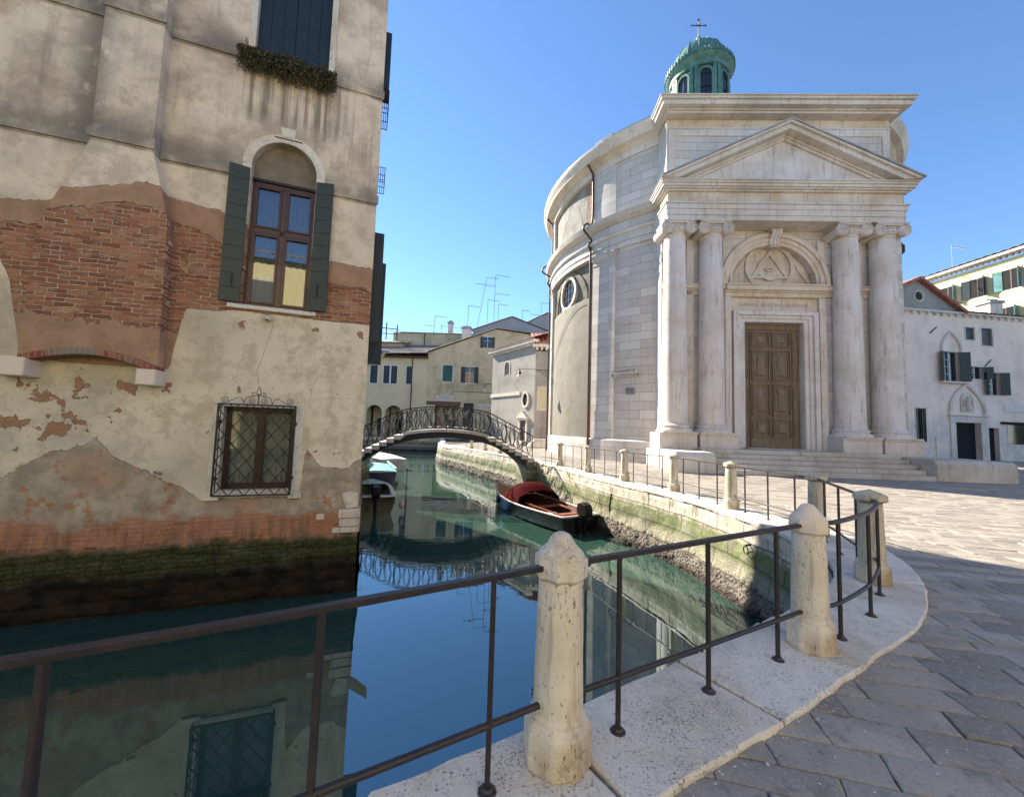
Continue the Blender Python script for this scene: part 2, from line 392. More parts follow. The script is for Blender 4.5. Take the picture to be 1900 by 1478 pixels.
def m_glasspane():
    m = Mat('window_pane'); m.set(color=(.95, .97, 1.), rough=.02, trans=.0, alpha=.28, spec=1., ior=1.7); m.b.inputs['Roughness'].default_value = .015
    m.set(color=(.02, .025, .03)); m.m.surface_render_method = 'BLENDED' if hasattr(m.m, 'surface_render_method') else None
    return m.m
M['pane'] = m_glasspane()

def m_door():
    m = Mat('old_door_wood'); o = m.obj(); x, y, z = m.xyz(o)
    g = m.noise(m.vec(x * 22, y * 22, z * 1.2), 1., 5, .65); n = m.noise(o, 3, 6, .7)
    c = m.mix(g.step(.3, .7), (.14, .10, .062), (.27, .20, .135)); c = m.mix(n.step(.55, .75) * .5, c, (.30, .23, .15))
    m.set(color=c, rough=.7, spec=.3); m.bump(g, .006); return m.m
M['door'] = m_door()

def m_tile():
    m = Mat('roof_tiles'); o = m.obj(); n = m.noise(o, 3.5, 5, .7); f = m.noise(o, 14, 3, .6)
    c = m.mix(f.step(.35, .65), (.17, .12, .10), (.34, .27, .23)); c = m.mix(n.step(.5, .7), c, (.22, .20, .18)); m.set(color=c, rough=.9); m.bump(f, .02); return m.m
M['tile'] = m_tile()
def m_tilered():
    m = Mat('red_roof_tiles'); o = m.obj(); f = m.noise(o, 7, 3, .6)
    m.set(color=m.mix(f.step(.35, .65), (.26, .07, .045), (.46, .20, .14)), rough=.9); return m.m
M['tilered'] = m_tilered()

def m_water():
    m = Mat('canal_water'); o = m.obj(); x, y, z = m.xyz(o)
    n1 = m.noise(m.vec(x * .35, y * .6, 0.), 1.4, 2, .5, .3); n2 = m.noise(m.vec(x * .9, y * 2.4, 3.), 2.2, 3, .5, .5)
    patch = m.noise(m.vec(x * .25, y * .25, 9.), .6, 2, .5).step(.45, .62)
    far = y.step(5., 16.)
    h = n1 * (.10 + .20 * far) + n2 * (.04 + .26 * far) * patch
    m.set(color=m.mix(m.noise(o, .18, 2, .5), (.016, .050, .042), (.034, .070, .050)), rough=.004, ior=2.3, spec=.5); m.b.inputs['Specular Tint'].default_value = (.70, .94, 1., 1)
    m.bump(h, .012); return m.m
M['water'] = m_water()

def m_pave():
    m = Mat('trachyte_slab'); o = m.obj(); r = m.rnd(); n = m.noise(o, 2.3, 6, .65); f = m.noise(o, 38, 5, .7); x, y, z = m.xyz(o)
    c = m.mix(r, (.225, .195, .165), (.42, .365, .31)); c = m.mix(n.step(.4, .7) * .5, c, (.20, .18, .16))
    c = m.mix(f.step(.48, .7) * .55, c, (.50, .45, .38)); c = m.mix(m.noise(o, 5., 8, .8).step(.54, .62) * .45, c, (.13, .115, .10)); c = m.mix(m.noise(o, 90, 2, .6).step(.60, .66) * .5, c, (.10, .09, .08)); c = m.mix(m.noise(m.scale(o, (1, 1, 1)), 9, 4, .7).step(.6, .7) * .5, c, (.12, .11, .10))
    m.set(color=c, rough=n.lin(0, 1, .45, .8), spec=.4); m.bump(f * .5 + m.noise(o, 7, 4, .6), .006); return m.m
M['pave'] = m_pave()
def m_bed():
    m = Mat('paving_joint_earth'); o = m.obj(); n = m.noise(o, 1.4, 6, .65)
    c = m.mix(n.step(.46, .56), (.030, .026, .022), (.040, .052, .014)); c = m.mix(m.noise(o, 50, 3, .7).step(.5, .7) * .6, c, (.11, .10, .08))
    m.set(color=c, rough=.95); m.bump(m.noise(o, 60, 4, .7), .01); return m.m
M['bed'] = m_bed()

def m_quay():
    """old canal wall: white stone on top, green weed, dark barnacles and wet foot"""
    m = Mat('quay_masonry'); o = m.obj(); x, y, z = m.xyz(o); u = m.xyz(m.uv())[0]
    wob = m.noise(o, 2.2, 5, .65) - .5; zz = z + wob * .36
    v = m.vec(u + wob * .12, z + (m.noise(o, 1.2, 2, .5) - .5) * .06, 0.)
    bc, bf = m.brick(v, .85, .38, .014); tone = m.xyz(bc)[0]
    n = m.noise(o, 6, 7, .7); f = m.noise(o, 30, 4, .7); dr = m.noise(m.vec(x * 5, y * 5, z * .6), 1.6, 5, .7)
    c = m.mix(tone, (.48, .42, .32), (.62, .56, .47)); c = m.mix(n.step(.45, .7) * .6, c, (.32, .25, .17)); c = m.mix(dr.step(.5, .66) * .75, c, (.15, .135, .10))
    gr = m.mix(f.step(.3, .7), (.065, .10, .018), (.17, .23, .05)); gr = m.mix(n.step(.36, .6), gr, (.19, .18, .12)); gr = m.mix(m.noise(o, 1.1, 5, .6).step(.50, .64) * .7, gr, (.24, .24, .16))
    c = m.mix(1. - zz.step(-.52, -.34), c, gr)
    pale = m.mix(f.step(.35, .7), (.16, .15, .10), (.38, .35, .26)); c = m.mix(1. - zz.step(-.95, -.78), c, pale)
    bar = m.voro(o, 16.); c = m.mix(1. - zz.step(-1.18, -1.06), c, m.mix(bar.step(.1, .5), (.035, .031, .026), (.17, .145, .12)))
    c = m.mix(1. - zz.step(-1.50, -1.38), c, (.055, .038, .030)); c = m.mix(bf * .7, c, (.05, .045, .035))
    m.set(color=c, rough=n.lin(0, 1, .6, .95), spec=.3); m.bump(f * .35 + n * 1.4 - bf * 1.6 + (1. - zz.step(-1.2, -1.)) * bar * 1.2, .030); return m.m
M['quay'] = m_quay()

def m_housewall():
    """canal house: pale plaster over scratch coat over brick, mossy foot; local x = distance from the corner, z up"""
    m = Mat('peeling_plaster_wall'); o = m.obj(); x, y, z = m.xyz(o)
    nb = m.noise(o, 1.6, 6, .62) - .5; nf = m.noise(o, 9., 5, .65) - .5; nh = m.noise(o, 26., 4, .7) - .5; ed = nb * .34 + nf * .20 + nh * .05
    # --- base colours
    n1 = m.noise(o, .8, 7, .65); n2 = m.noise(o, 3.2, 6, .65); n3 = m.noise(o, 24, 5, .7)
    st = m.noise(m.vec(x * 3.6, y * 3.6, z * .33), 1.1, 6, .68)
    up = m.mix(n2.step(.35, .7) * .5, (.74, .62, .49), (.88, .77, .63)); up = m.mix(m.noise(o, 1.25, 9, .78).step(.46, .60) * .55, up, (.42, .33, .25)); up = m.mix(n1.step(.44, .66) * .75, up, (.33, .255, .195))
    up = m.mix(st.step(.52, .72) * z.step(5.2, 6.6) * .55, up, (.20, .18, .16)); up = m.mix(m.noise(o, 1.9, 6, .7).step(.6, .72) * .35, up, (.38, .23, .15))
    # dark soot under the string courses and left of the breast
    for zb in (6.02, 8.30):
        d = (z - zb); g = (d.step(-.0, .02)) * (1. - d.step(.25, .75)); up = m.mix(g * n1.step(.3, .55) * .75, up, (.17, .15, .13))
    # run-off below the planter of the upper window
    dd = (x - 1.6).abs(); ru = (1. - dd.step(.7, 1.0)) * z.step(7.0, 7.5) * (1. - z.step(8.1, 8.5)); s2 = m.noise(m.vec(x * 7., 0., z * .25), 1., 3, .6)
    up = m.mix(ru * s2.step(.42, .6) * .75, up, (.16, .14, .10)); up = m.mix(ru * s2.step(.25, .4) * 0. + ru * (1. - s2.step(.3, .42)) * .5, up, (.62, .56, .47))
    soot = (1. - ((x - 4.55).abs()).step(.05, .55)) * z.step(5.6, 6.3); up = m.mix(soot * n2.step(.25, .5) * .8, up, (.17, .155, .145))
    lo = m.mix(n2.step(.35, .7) * .5, (.70, .60, .46), (.86, .76, .60)); lo = m.mix(n1.step(.40, .64) * .7 * x.step(1., 3.5), m.mix(m.noise(o, 2.1, 9, .78).step(.47, .58) * .6, lo, (.46, .36, .25)), (.37, .32, .26))
    lo = m.mix(m.noise(o, 5, 5, .7).step(.55, .7) * .25, lo, (.80, .70, .54))
    coat = m.mix(n2.step(.3, .7), (.32, .185, .12), (.44, .27, .18)); coat = m.mix(n3.step(.5, .75) * .4, coat, (.56, .40, .29))
    greyc = m.mix(n2.step(.35, .65), (.29, .235, .18), (.47, .39, .30)); greyc = m.mix(n1.step(.5, .65) * .5, greyc, (.40, .20, .12))
    wv = m.vec(x + nb * .22 + nf * .03, z + nb * .10 + nf * .030 + (x * .035), 0.)
    bc, bf = m.brick(wv, .235, .074, .0115, smooth=.6); tone = m.xyz(bc)[0]
    br = m.mix(tone, (.22, .078, .046), (.44, .19, .11)); br = m.mix(n2.step(.5, .7) * .55, br, (.42, .28, .17)); br = m.mix(m.noise(m.vec(x * 3.6, 0., z * 11.), 1., 2, .5).step(.62, .72) * .7, br, (.30, .26, .20))
    br = m.mix((m.noise(m.vec(x * 2.2, 4., z * 9.), 1., 3, .6)).step(.66, .74), br, (.06, .045, .04))
    mort = m.mix(n3.step(.3, .7), (.46, .34, .23), (.74, .62, .46)); jn = m.noise(o, 4.2, 5, .6).step(.32, .62); brm = m.mix(bf * (.25 + .75 * jn), br, mort); smear = m.noise(m.vec(x * 1.5, 0., z * 4.), 1.6, 6, .7).step(.56, .70); brm = m.mix(smear * .75, brm, m.mix(n3.step(.3, .7), (.44, .30, .19), (.60, .46, .32)))
    # --- boundaries
    zt = m.curve(x, [(-.2, 4.68), (.85, 4.74), (2.64, 5.32), (3.4, 5.46), (3.7, 5.50), (4.3, 5.25), (5.05, 4.98), (5.6, 4.92), (9.5, 4.9)])
    zk = m.curve(x, [(-.2, 4.22), (.85, 4.30), (2.64, 4.75), (3.2, 4.98), (3.8, 5.12), (4.4, 4.92), (5.05, 4.62), (5.6, 4.5), (9.5, 4.4)])
    zb = m.curve(x, [(-.2, 3.56), (2.2, 3.56), (3.02, 3.50), (3.08, 3.20), (3.14, 2.80), (3.18, 2.42), (5.05, 2.42), (5.3, 3.7), (5.5, 4.1), (9.5, 4.1)])
    zp = m.curve(x, [(-.2, .85), (.05, .84), (.35, .70), (.75, .76), (1.0, 1.05), (1.06, .22), (2.5, .20), (2.62, .22), (2.9, .42), (3.2, .58), (3.66, .80), (3.9, 1.02), (4.07, 1.22), (4.2, 1.06), (4.6, .98), (5.1, .62), (6., .3), (9.5, .2)])
    mU = (z - zt + ed * .75).step(-.006, .006)                    # upper plaster
    mK = (z - zk + ed * 1.0).step(-.01, .01)                       # scratch coat above the bricks
    mB = (z - zb + ed * .30).step(-.008, .008)                     # brick zone above the lower plaster
    patch = m.noise(o, 1.35, 5, .6); low = 1. - z.step(2.7, 3.6); mC = (patch - .50 + low * .16 * x.step(3., 3.4) - (1. - low) * .12).step(-.006, .012)
    mP = (z - zp + ed * .95).step(-.005, .005)                     # lower plaster above its broken edge
    wear = (m.noise(o, 2.6, 5, .6) - .66 + (1. - ((z - 1.6).abs()).step(.2, .9)) * x.step(3.3, 4.) * .12).step(-.004, .004)   # flaked spots
    ghost = m.mix(bf * .35 * jn, m.mix(n2.step(.3, .65), m.mix(.45, br, (.36, .12, .055)), (.40, .19, .11)), (.52, .42, .32)); foot = m.mix((m.noise(o, 1.3, 7, .68) - .50 + (z + .10) * 1.1).step(-.07, .07), ghost, m.mix((m.noise(o, 2.8, 6, .7) - .56).step(0., .03) * .8, greyc, ghost))
    c = m.mix(mP, foot, m.mix(wear, lo, m.mix(n3.step(.3, .7), (.30, .15, .09), (.40, .23, .14))))
    mid = m.mix(mC, brm, coat); mid = m.mix(mK, mid, coat)
    c = m.mix(mB, c, mid); c = m.mix(mU, c, up)
    c = m.mix((1. - z.step(-.5, .15)) * m.noise(m.vec(x * 4., 0., z * .8), 1.4, 5, .7).step(.46, .62) * .6, c, (.13, .085, .055))
    # cracks
    def crack(pts, zr):
        cx = m.curve(z, pts); k = ((x - cx) + nf * .05).abs(); return (1. - k.step(.002, .007)) * z.step(zr[0], zr[0] + .05) * (1. - z.step(zr[1] - .05, zr[1]))
    c = m.mix(crack([(2.2, 1.84), (2.5, 1.88), (2.9, 1.78), (3.1, 1.74), (3.4, 1.68)], (2.2, 3.4)) * .7, c, (.14, .11, .09))
    c = m.mix(crack([(1.9, 1.0), (2.3, .95), (2.6, .78), (2.9, .6)], (1.95, 2.9)) * .6, c, (.2, .16, .13))
    # damp, weed and wet foot
    zz = z + nb * .55 + nf * .12
    gm = m.mix(n3.step(.3, .7), (.020, .026, .007), (.080, .084, .028)); gm = m.mix(m.noise(m.vec(x * 1.1, 0., z * 2.4), 1.6, 7, .75).step(.5, .62) * .7, gm, (.105, .085, .045)); gm = m.mix(m.noise(m.vec(x * 6., 3., z * 1.2), 1.2, 4, .6).step(.58, .7) * .7, gm, (.012, .014, .005)); gm = m.mix(bf * .6, gm, (.012, .011, .007))
    c = m.mix(1. - zz.step(-.62, -.44), c, gm)
    c = m.mix((1. - zz.step(-.64, -.42)) * (m.noise(m.vec(x * .7, 0., z * 13.), 1., 3, .6)).step(.6, .7) * .6, c, (.17, .16, .09))
    c = m.mix(1. - zz.step(-1.08, -.86), c, m.mix(n2.step(.35, .65), (.006, .005, .004), (.032, .020, .012)))
    h = n3 * .25 + n2 * .5 + mU * 1.3 + (1. - mU) * mB * (mC.mx(mK)) * .9 - (1. - mU) * bf * .9 * (1. - mC.mx(mK)) * mB + (1. - mB) * mP * (1. - wear) * 1.6
    m.set(color=c, rough=n2.lin(0, 1, .75, 1.), spec=.2); m.bump(h, .034); return m.m
M['housewall'] = m_housewall()
def m_voussoir():
    m = Mat('brick_arch_ring'); o = m.obj(); x, y, z = m.xyz(o); n = m.noise(o, 3, 4, .6)
    b = m.noise(m.vec((x * 14.)._m('FLOOR', x * 14.), 0., 0.), 3.3, 0, .5); e = (x * 14.)._m('FRACT', x * 14.)
    c = m.mix(b.step(.35, .65), (.24, .06, .035), (.32, .15, .09)); c = m.mix(n.step(.45, .55), c, (.22, .19, .15)); c = m.mix(1. - e.step(0., .12), c, (.46, .38, .3))
    m.set(color=c, rough=.9); m.bump(n, .02); return m.m
M['voussoir'] = m_voussoir()
def m_panelbrick():
    """drum panel: stucco fallen off over old brick"""
    m = Mat('drum_upper_panel'); o = m.obj(); x, y, z = m.xyz(o); u = m.xyz(m.uv())[0]; bc, bf = m.brick(m.vec(u, z, 0.), .28, .08, .01); t = m.xyz(bc)[0]
    n = m.noise(o, 1.1, 6, .65); br = m.mix(t, (.20, .10, .07), (.33, .20, .14)); br = m.mix(bf, br, (.45, .38, .28)); br = m.mix(n.step(.55, .7), br, (.20, .17, .14))
    mk = (m.noise(o, .55, 6, .6) + (u * .06) ).step(.02, .03)
    st = m.mix(n.step(.35, .65), (.20, .19, .165), (.33, .31, .27)); k = ((m.noise(o, .5, 6, .62) - .5) * 2.4 + u - (-10.55)).step(-.02, .05)
    m.set(color=m.mix(k, st, br), rough=.95); m.bump(m.noise(o, 5, 6, .7) * 1.5 - k, .035); return m.m
M['panelbrick'] = m_panelbrick()
def m_leaf():
    m = Mat('planter_leaves'); r = m.rnd(); m.set(color=m.ramp(r, [(0., (.030, .035, .012)), (.5, (.075, .080, .030)), (.75, (.12, .060, .035)), (1., (.16, .10, .06))]), rough=.7); return m.m
M['leaf'] = m_leaf()
def m_confetti():
    m = Mat('paper_confetti'); r = m.rnd(); m.set(color=m.ramp(r, [(0., (.75, .75, .75)), (.6, (.8, .78, .75)), (.75, (.7, .25, .3)), (.88, (.3, .55, .7)), (1., (.75, .65, .3))]), rough=.8); return m.m
M['confetti'] = m_confetti()
def m_mirror():
    m = Mat('reflecting_pane'); m.set(color=(.03, .035, .04), rough=.008, ior=3.0, spec=.5, alpha=.55); return m.m
M['mirrorglass'] = m_mirror()
# ================================================================= ground, canal, quay
INN = [(-9, -3.2), (-3, .37), (-1.4, 1.32), (-.41, 1.91), (.54, 2.48), (1.35, 2.97), (2.31, 3.6), (3.1, 4.15), (3.75, 4.7), (4.2, 5.4), (4.4, 6.2), (4.5, 7.2), (4.42, 8.4), (4.15, 10.), (3.45, 12.), (2.75, 14.), (1.3, 18.8), (.0, 22.3), (-1.7, 25.6), (-3.9, 29.9), (-5.6, 33.), (-6.5, 36.), (-7., 40.), (-8.8, 49.5)]
OUT = [(-8.65, -3.85), (-2.62, -.25), (-1.04, .72), (-.05, 1.38), (.88, 1.95), (1.72, 2.42), (2.70, 3.02), (3.58, 3.56), (4.47, 4.37), (5.15, 5.27), (5.5, 6.2), (5.42, 7.25), (5.15, 8.55), (4.85, 10.2), (4.1, 12.25), (3.4, 14.25), (1.9, 19.), (.6, 22.6), (-1.15, 25.9), (-3.4, 30.2), (-5.1, 33.2), (-6., 36.1), (-6.5, 40.1), (-8.3, 49.7)]
BANK = [(-6.9, 17.1), (-8.6, 24.), (-12., 31.), (-17., 38.), (-22., 42.), (-60, 46.)]
far = [(-8.8, 49.5), (-400, 49.5), (-400, 900), (900, 900), (900, -400), (-400, -400), (-400, -3.2)]
gp = MB(); ring = INN + far[1:]
tri = tessellate_polygon([[Vector((a, b, 0)) for a, b in ring]])
gp.add([(a, b, -.035) for a, b in ring], [tuple(t) for t in tri])
ring2 = BANK + [(-400, 46), (-400, 17.1)]
tri = tessellate_polygon([[Vector((a, b, 0)) for a, b in ring2]])
gp.add([(a, b, -.035) for a, b in ring2], [tuple(t) for t in tri])
tag(gp.build('ground', M['bed']), kind='structure')
wt = MB(); wt.add([(-410, -410, -1.6), (60, -410, -1.6), (60, 60, -1.6), (-410, 60, -1.6)], [(0, 1, 2, 3)]); tag(wt.build('canal_water', M['water']), kind='structure')

# paving slabs, laid in rows at -15 degrees, each its own height and tone
def seg_info(p):
    best = None
    for (a, b), (c, d) in zip(zip(INN, INN[1:]), zip(OUT, OUT[1:])):
        m0 = ((a[0] + c[0]) / 2, (a[1] + c[1]) / 2); m1 = ((b[0] + d[0]) / 2, (b[1] + d[1]) / 2)
        dx, dy = m1[0] - m0[0], m1[1] - m0[1]; L = dx * dx + dy * dy
        t = max(0, min(1, ((p[0] - m0[0]) * dx + (p[1] - m0[1]) * dy) / L)); q = (m0[0] + t * dx, m0[1] + t * dy)
        dd = (p[0] - q[0]) ** 2 + (p[1] - q[1]) ** 2
        if best is None or dd < best[0]: best = (dd, m0, (dx / L ** .5, dy / L ** .5))
    return best
def clip(poly, p, d):       # keep the part to the right of the directed line
    out = []; f = lambda q: (q[0] - p[0]) * d[1] - (q[1] - p[1]) * d[0]
    for a, b in zip(poly, poly[1:] + poly[:1]):
        fa, fb = f(a), f(b)
        if fa >= 0: out.append(a)
        if fa * fb < 0: t = fa / (fa - fb); out.append((a[0] + t * (b[0] - a[0]), a[1] + t * (b[1] - a[1])))
    return out
rs = random.Random(3); ca, sa = math.cos(R(-15)), math.sin(R(-15)); sl = MB(); joints = []
r = -34.0; pskew = 0
while r < 46:
    h = rs.uniform(.17, .28); x = -14 + rs.uniform(0, .6); ph = rs.uniform(0, 9)
    while x < 62:
        w_ = rs.uniform(.27, .64); g = rs.uniform(.002, .005) if r < 14 else .006; sk = rs.uniform(-.05, .05)
        wv = lambda xx, rr: rr + .05 * math.sin(xx * .22 + rr * .1)
        cor = [(x + pskew + g, wv(x, r) + g), (x + w_ + sk - g, wv(x + w_, r) + g), (x + w_ + sk * .3 - g, wv(x + w_, r + h) - g), (x + pskew * .3 + g, wv(x, r + h) - g)]
        pskew = sk; x += w_
        P = [(a * ca - b * sa, a * sa + b * ca) for a, b in cor]
        cx, cy = sum(q[0] for q in P) / 4, sum(q[1] for q in P) / 4
        if cy < -1.5 or cy > 50 or cx > 52 or cx < -7 or (cy < 1 and cx < -1.2): continue
        inf = seg_info((cx, cy)); side = (cx - inf[1][0]) * inf[2][1] - (cy - inf[1][1]) * inf[2][0]
        if side < 0 and inf[0] > .25: continue
        if inf[0] < 1.5: P = clip(P, inf[1], inf[2])
        if len(P) < 3: continue
        near = cx * cx + cy * cy < 140
        if near:      # rough the outline a little
            Q = []
            for a, b in zip(P, P[1:] + P[:1]):
                n = 4
                for i in range(n):
                    q = lerp(a, b, i / n); k = .003 if i == 0 else .006
                    Q.append((q[0] + rs.uniform(-k, k), q[1] + rs.uniform(-k, k)))
            P = Q
        n = len(P); z0 = rs.uniform(-.004, .004); tx, ty = rs.uniform(-.014, .014), rs.uniform(-.014, .014); tone = rs.random()
        mx, my = sum(q[0] for q in P) / n, sum(q[1] for q in P) / n
        zf = lambda q: z0 + (q[0] - mx) * tx + (q[1] - my) * ty
        if near:
            inn = [lerp(q, (mx, my), .022) for q in P]; inn2 = [lerp(q, (mx, my), .06) for q in P]
            vs = [(q[0], q[1], -.034) for q in P] + [(q[0], q[1], zf(q) - .007) for q in P] + [(q[0], q[1], zf(q) - .0012) for q in inn] + [(q[0], q[1], zf(q)) for q in inn2]
            fs = [(k * n + i, k * n + (i + 1) % n, (k + 1) * n + (i + 1) % n, (k + 1) * n + i) for k in range(3) for i in range(n)] + [tuple(3 * n + i for i in range(n))]
        else:
            vs = [(q[0], q[1], -.034) for q in P] + [(q[0], q[1], zf(q)) for q in P]; fs = [(i, (i + 1) % n, n + (i + 1) % n, n + i) for i in range(n)] + [tuple(n + i for i in range(n))]
        sl.add(vs, fs, rnd=tone)
    r += h
tag(sl.build('campo_pavement', M['pave'], smooth=40), kind='structure')

# quay wall : roughened masonry following the inner line
def normal_at(pts, i):
    a = pts[max(0, i - 1)]; b = pts[min(len(pts) - 1, i + 1)]; d = Vector((b[0] - a[0], b[1] - a[1], 0)).normalized(); return Vector((-d.y, d.x, 0))
def quay_wall(pts, name, label, step, top=-.06, sgn=1., lean=.12, mat=None):
    P = resample(pts, step); L = [0]
    for a, b in zip(P, P[1:]): L.append(L[-1] + math.hypot(b[0] - a[0], b[1] - a[1]))
    N = [normal_at(P, i) for i in range(len(P))]; nz = 26
    def f(i, j):
        z = top - (top + 1.9) * 1. * j / nz; out = lean * (j / nz) + .0
        p = P[i]; k = fr(p[0], p[1], z, 2.2) * .035 + fr(p[0], p[1], z, 7.) * .012
        row = (z + 10) % .38
        if row < .05: k -= .022
        if z < -1.02: k += abs(fr(p[0] + 5, p[1], z, 11.)) * .10
        if z < -.35: k += .03
        return (p[0] + N[i].x * sgn * (out + k), p[1] + N[i].y * sgn * (out + k), z)
    mb = MB(); n = len(P) - 1
    vs = [f(i, j) for i in range(n + 1) for j in range(nz + 1)]; uvs = [(L[i], vs[i * (nz + 1) + j][2]) for i in range(n + 1) for j in range(nz + 1)]
    mb.add(vs, [(i * (nz + 1) + j, (i + 1) * (nz + 1) + j, (i + 1) * (nz + 1) + j + 1, i * (nz + 1) + j + 1) for i in range(n) for j in range(nz)], None, uvs)
    # backing so the wall has a body
    vs = []
    for i in range(n + 1): vs += [(P[i][0] + N[i].x * sgn * .02, P[i][1] + N[i].y * sgn * .02, top), (P[i][0] - N[i].x * sgn * .4, P[i][1] - N[i].y * sgn * .4, top)]
    mb.add(vs, [(2 * i, 2 * i + 1, 2 * i + 3, 2 * i + 2) for i in range(n)], None, [(0, 0)] * len(vs))
    return tag(mb.build(name, mat or M['quay'], smooth=60), label, 'wall')
quay_wall(catmull(INN[2:-3], 5), 'quay_wall', 'stone canal wall below the railings, streaked with green weed and dark barnacles', .07)
quay_wall(INN[:3], 'quay_wall', 'low quay wall under the nearest railing at the bottom left', .3)
quay_wall(INN[-4:], 'quay_wall', 'far shaded canal wall beyond the bridge in front of the cream house', .3)
quay_wall([(-60, 46.), (-22., 42.), (-17., 38.), (-12., 31.), (-8.6, 24.), (-6.9, 17.1), (-11, 15.5)], 'quay_wall', 'left bank canal wall behind the peeling house where the bridge lands', .4)
quay_wall([(-8.8, 49.5), (-60, 49.5)], 'quay_wall', 'canal wall at the foot of the arcade of the cream house', .6)

# coping : separate stones with chipped edges
kb = MB(); rs = random.Random(11)
ci, co = catmull(INN, 6), catmull(OUT, 6); i = 0
while i < len(ci) - 1:
    want = rs.uniform(.8, 1.25); j = i; L = 0
    while j < len(ci) - 1 and L < want: L += math.hypot(ci[j + 1][0] - ci[j][0], ci[j + 1][1] - ci[j][1]); j += 1
    A, B = ci[i:j + 1], co[i:j + 1]
    def inset(p, q, d):
        t = d / max(.01, math.hypot(q[0] - p[0], q[1] - p[1])); return lerp(p, q, min(.4, t))
    A = [inset(A[0], A[1], .015)] + A[1:-1] + [inset(A[-1], A[-2], .015)]; B = [inset(B[0], B[1], .010)] + B[1:-1] + [inset(B[-1], B[-2], .010)]
    A = resample(A, .09); B = resample(B, .09)
    out = [(p[0] + rs.uniform(-.010, .010), p[1] + rs.uniform(-.010, .010)) for p in A] + [(p[0] + rs.uniform(-.007, .007), p[1] + rs.uniform(-.007, .007)) for p in B[::-1]]
    z = .028 + rs.uniform(-.006, .006); n = len(out); mx, my = sum(q[0] for q in out) / n, sum(q[1] for q in out) / n
    ins = []
    for k in range(n):
        a, b = out[k - 1], out[(k + 1) % n]; d = Vector((b[0] - a[0], b[1] - a[1], 0)).normalized(); ins.append((out[k][0] + d.y * .014, out[k][1] - d.x * .014))
    sgn = 1 if (ins[n // 3][0] - mx) ** 2 + (ins[n // 3][1] - my) ** 2 < (out[n // 3][0] - mx) ** 2 + (out[n // 3][1] - my) ** 2 else -1
    if sgn < 0: ins = [(2 * o_[0] - q[0], 2 * o_[1] - q[1]) for o_, q in zip(out, ins)]
    vs = [(q[0], q[1], -.19) for q in out] + [(q[0], q[1], z - .014) for q in out] + [(q[0], q[1], z) for q in ins]
    tri = tessellate_polygon([[Vector((a, b, 0)) for a, b in ins]])
    kb.add(vs, [(u * n + k, u * n + (k + 1) % n, (u + 1) * n + (k + 1) % n, (u + 1) * n + k) for u in range(2) for k in range(n)] + [tuple(2 * n + q for q in t) for t in tri])
    i = j
tag(kb.build('kerb', M['coping'], smooth=30), kind='structure')

# ---------------------------------------------------------------- bollards
def bollard(loc, rz, label, kind=0, s=1.):
    """kind 0: tapered round shaft on an octagonal foot, domed cap ; 1: wide flat cap ; 2: square-cut slender"""
    t = empty('bollard', (loc[0], loc[1], .026), rz, label, 'bollard', 'stone bollards along the canal railing')
    mt = M['bollard'] if kind == 0 else M['bollard_moss']
    o8 = math.pi / 8
    f = MB().lathe([(0, 0), (.168 * s, 0), (.166 * s, .17), (.150 * s, .195), (.132 * s, .215), (.0, .215)], 8, ph=o8).build('foot', mt, t, bevel=.008)
    sh = MB().lathe([(.133 * s, .20), (.134 * s, .222), (.122 * s, .235), (.119 * s, .40), (.113 * s, .65), (.108 * s, .86)], 28)
    if kind == 2: sh = MB().lathe([(.125 * s, .20), (.120 * s, .5), (.112 * s, .88)], 8, ph=o8)
    sh.build('shaft', mt, t, smooth=40, bevel=.008 if kind == 2 else 0)
    if kind == 0:
        c = MB().lathe([(.0, .83), (.108, .836), (.124, .850), (.132, .860), (.133, .938), (.128, .948), (.0, .948)], 8, ph=o8); c.lathe([(.114, .940), (.116, .956), (.110, .968), (.092, .984), (.072, 1.004), (.058, 1.030), (.042, 1.050), (.020, 1.060), (.0, 1.062)], 32)
    else:
        c = MB().lathe([(.10, .865), (.150, .885), (.158, .895), (.158, .945), (.150, .955), (.0, 1.01)], 8, ph=o8)
    c.build('cap', M['bollard_cap'] if label.startswith('stone bollard with a new') else mt, t, smooth=35, bevel=.0)
    return t
BP = [((-1.78, .82), 'B0'), ((.27, 2.045), 'B1'), ((2.31, 3.13), 'B2'), ((4.07, 4.56), 'B3'), ((4.98, 6.55), 'B4'), ((4.75, 8.65), 'B5'), ((4.46, 10.95), 'B6'), ((3.66, 12.85), 'B7'), ((2.92, 15.1), 'B8'), ((2.15, 17.35), 'B9')]
BL = ['largest stone bollard with a domed cap in the middle of the nearest railing',
      'stone bollard with a new pinkish cap where the railing starts to curve',
      'stone bollard with a broad flat cap at the outer bend of the railing',
      'round mossy bollard behind the curved rail, straight ahead of the flat-capped one',
      'round bollard with a mossy neck, first one on the sunlit side of the canal',
      'stout bollard in front of the left flanking block of the church steps',
      'slender bollard in front of the street name sign',
      'slender bollard at the foot of the second church downpipe',
      'far slender shaded bollard near the foot of the bridge steps']
BK = [0, 0, 1, 1, 1, 2, 2, 2, 2]; BO = []
for (p, _), l, k in zip(BP[1:], BL, BK): bollard(p, R(rs.uniform(0, 45)) if k == 1 else R(8), l, k, 1.0 if k < 2 else .95)
for j, p in enumerate([(-.62, 24.2), (-1.65, 26.3), (-2.75, 28.3)]):
    bollard(p, 0, ['pale bollard seen under the right side of the bridge arch', 'pale bollard seen under the middle of the bridge arch', 'farthest pale bollard seen under the bridge, beside the end of the quay'][j], 2, .95)
for j, p in enumerate([(-.2, 23.0)]): pass

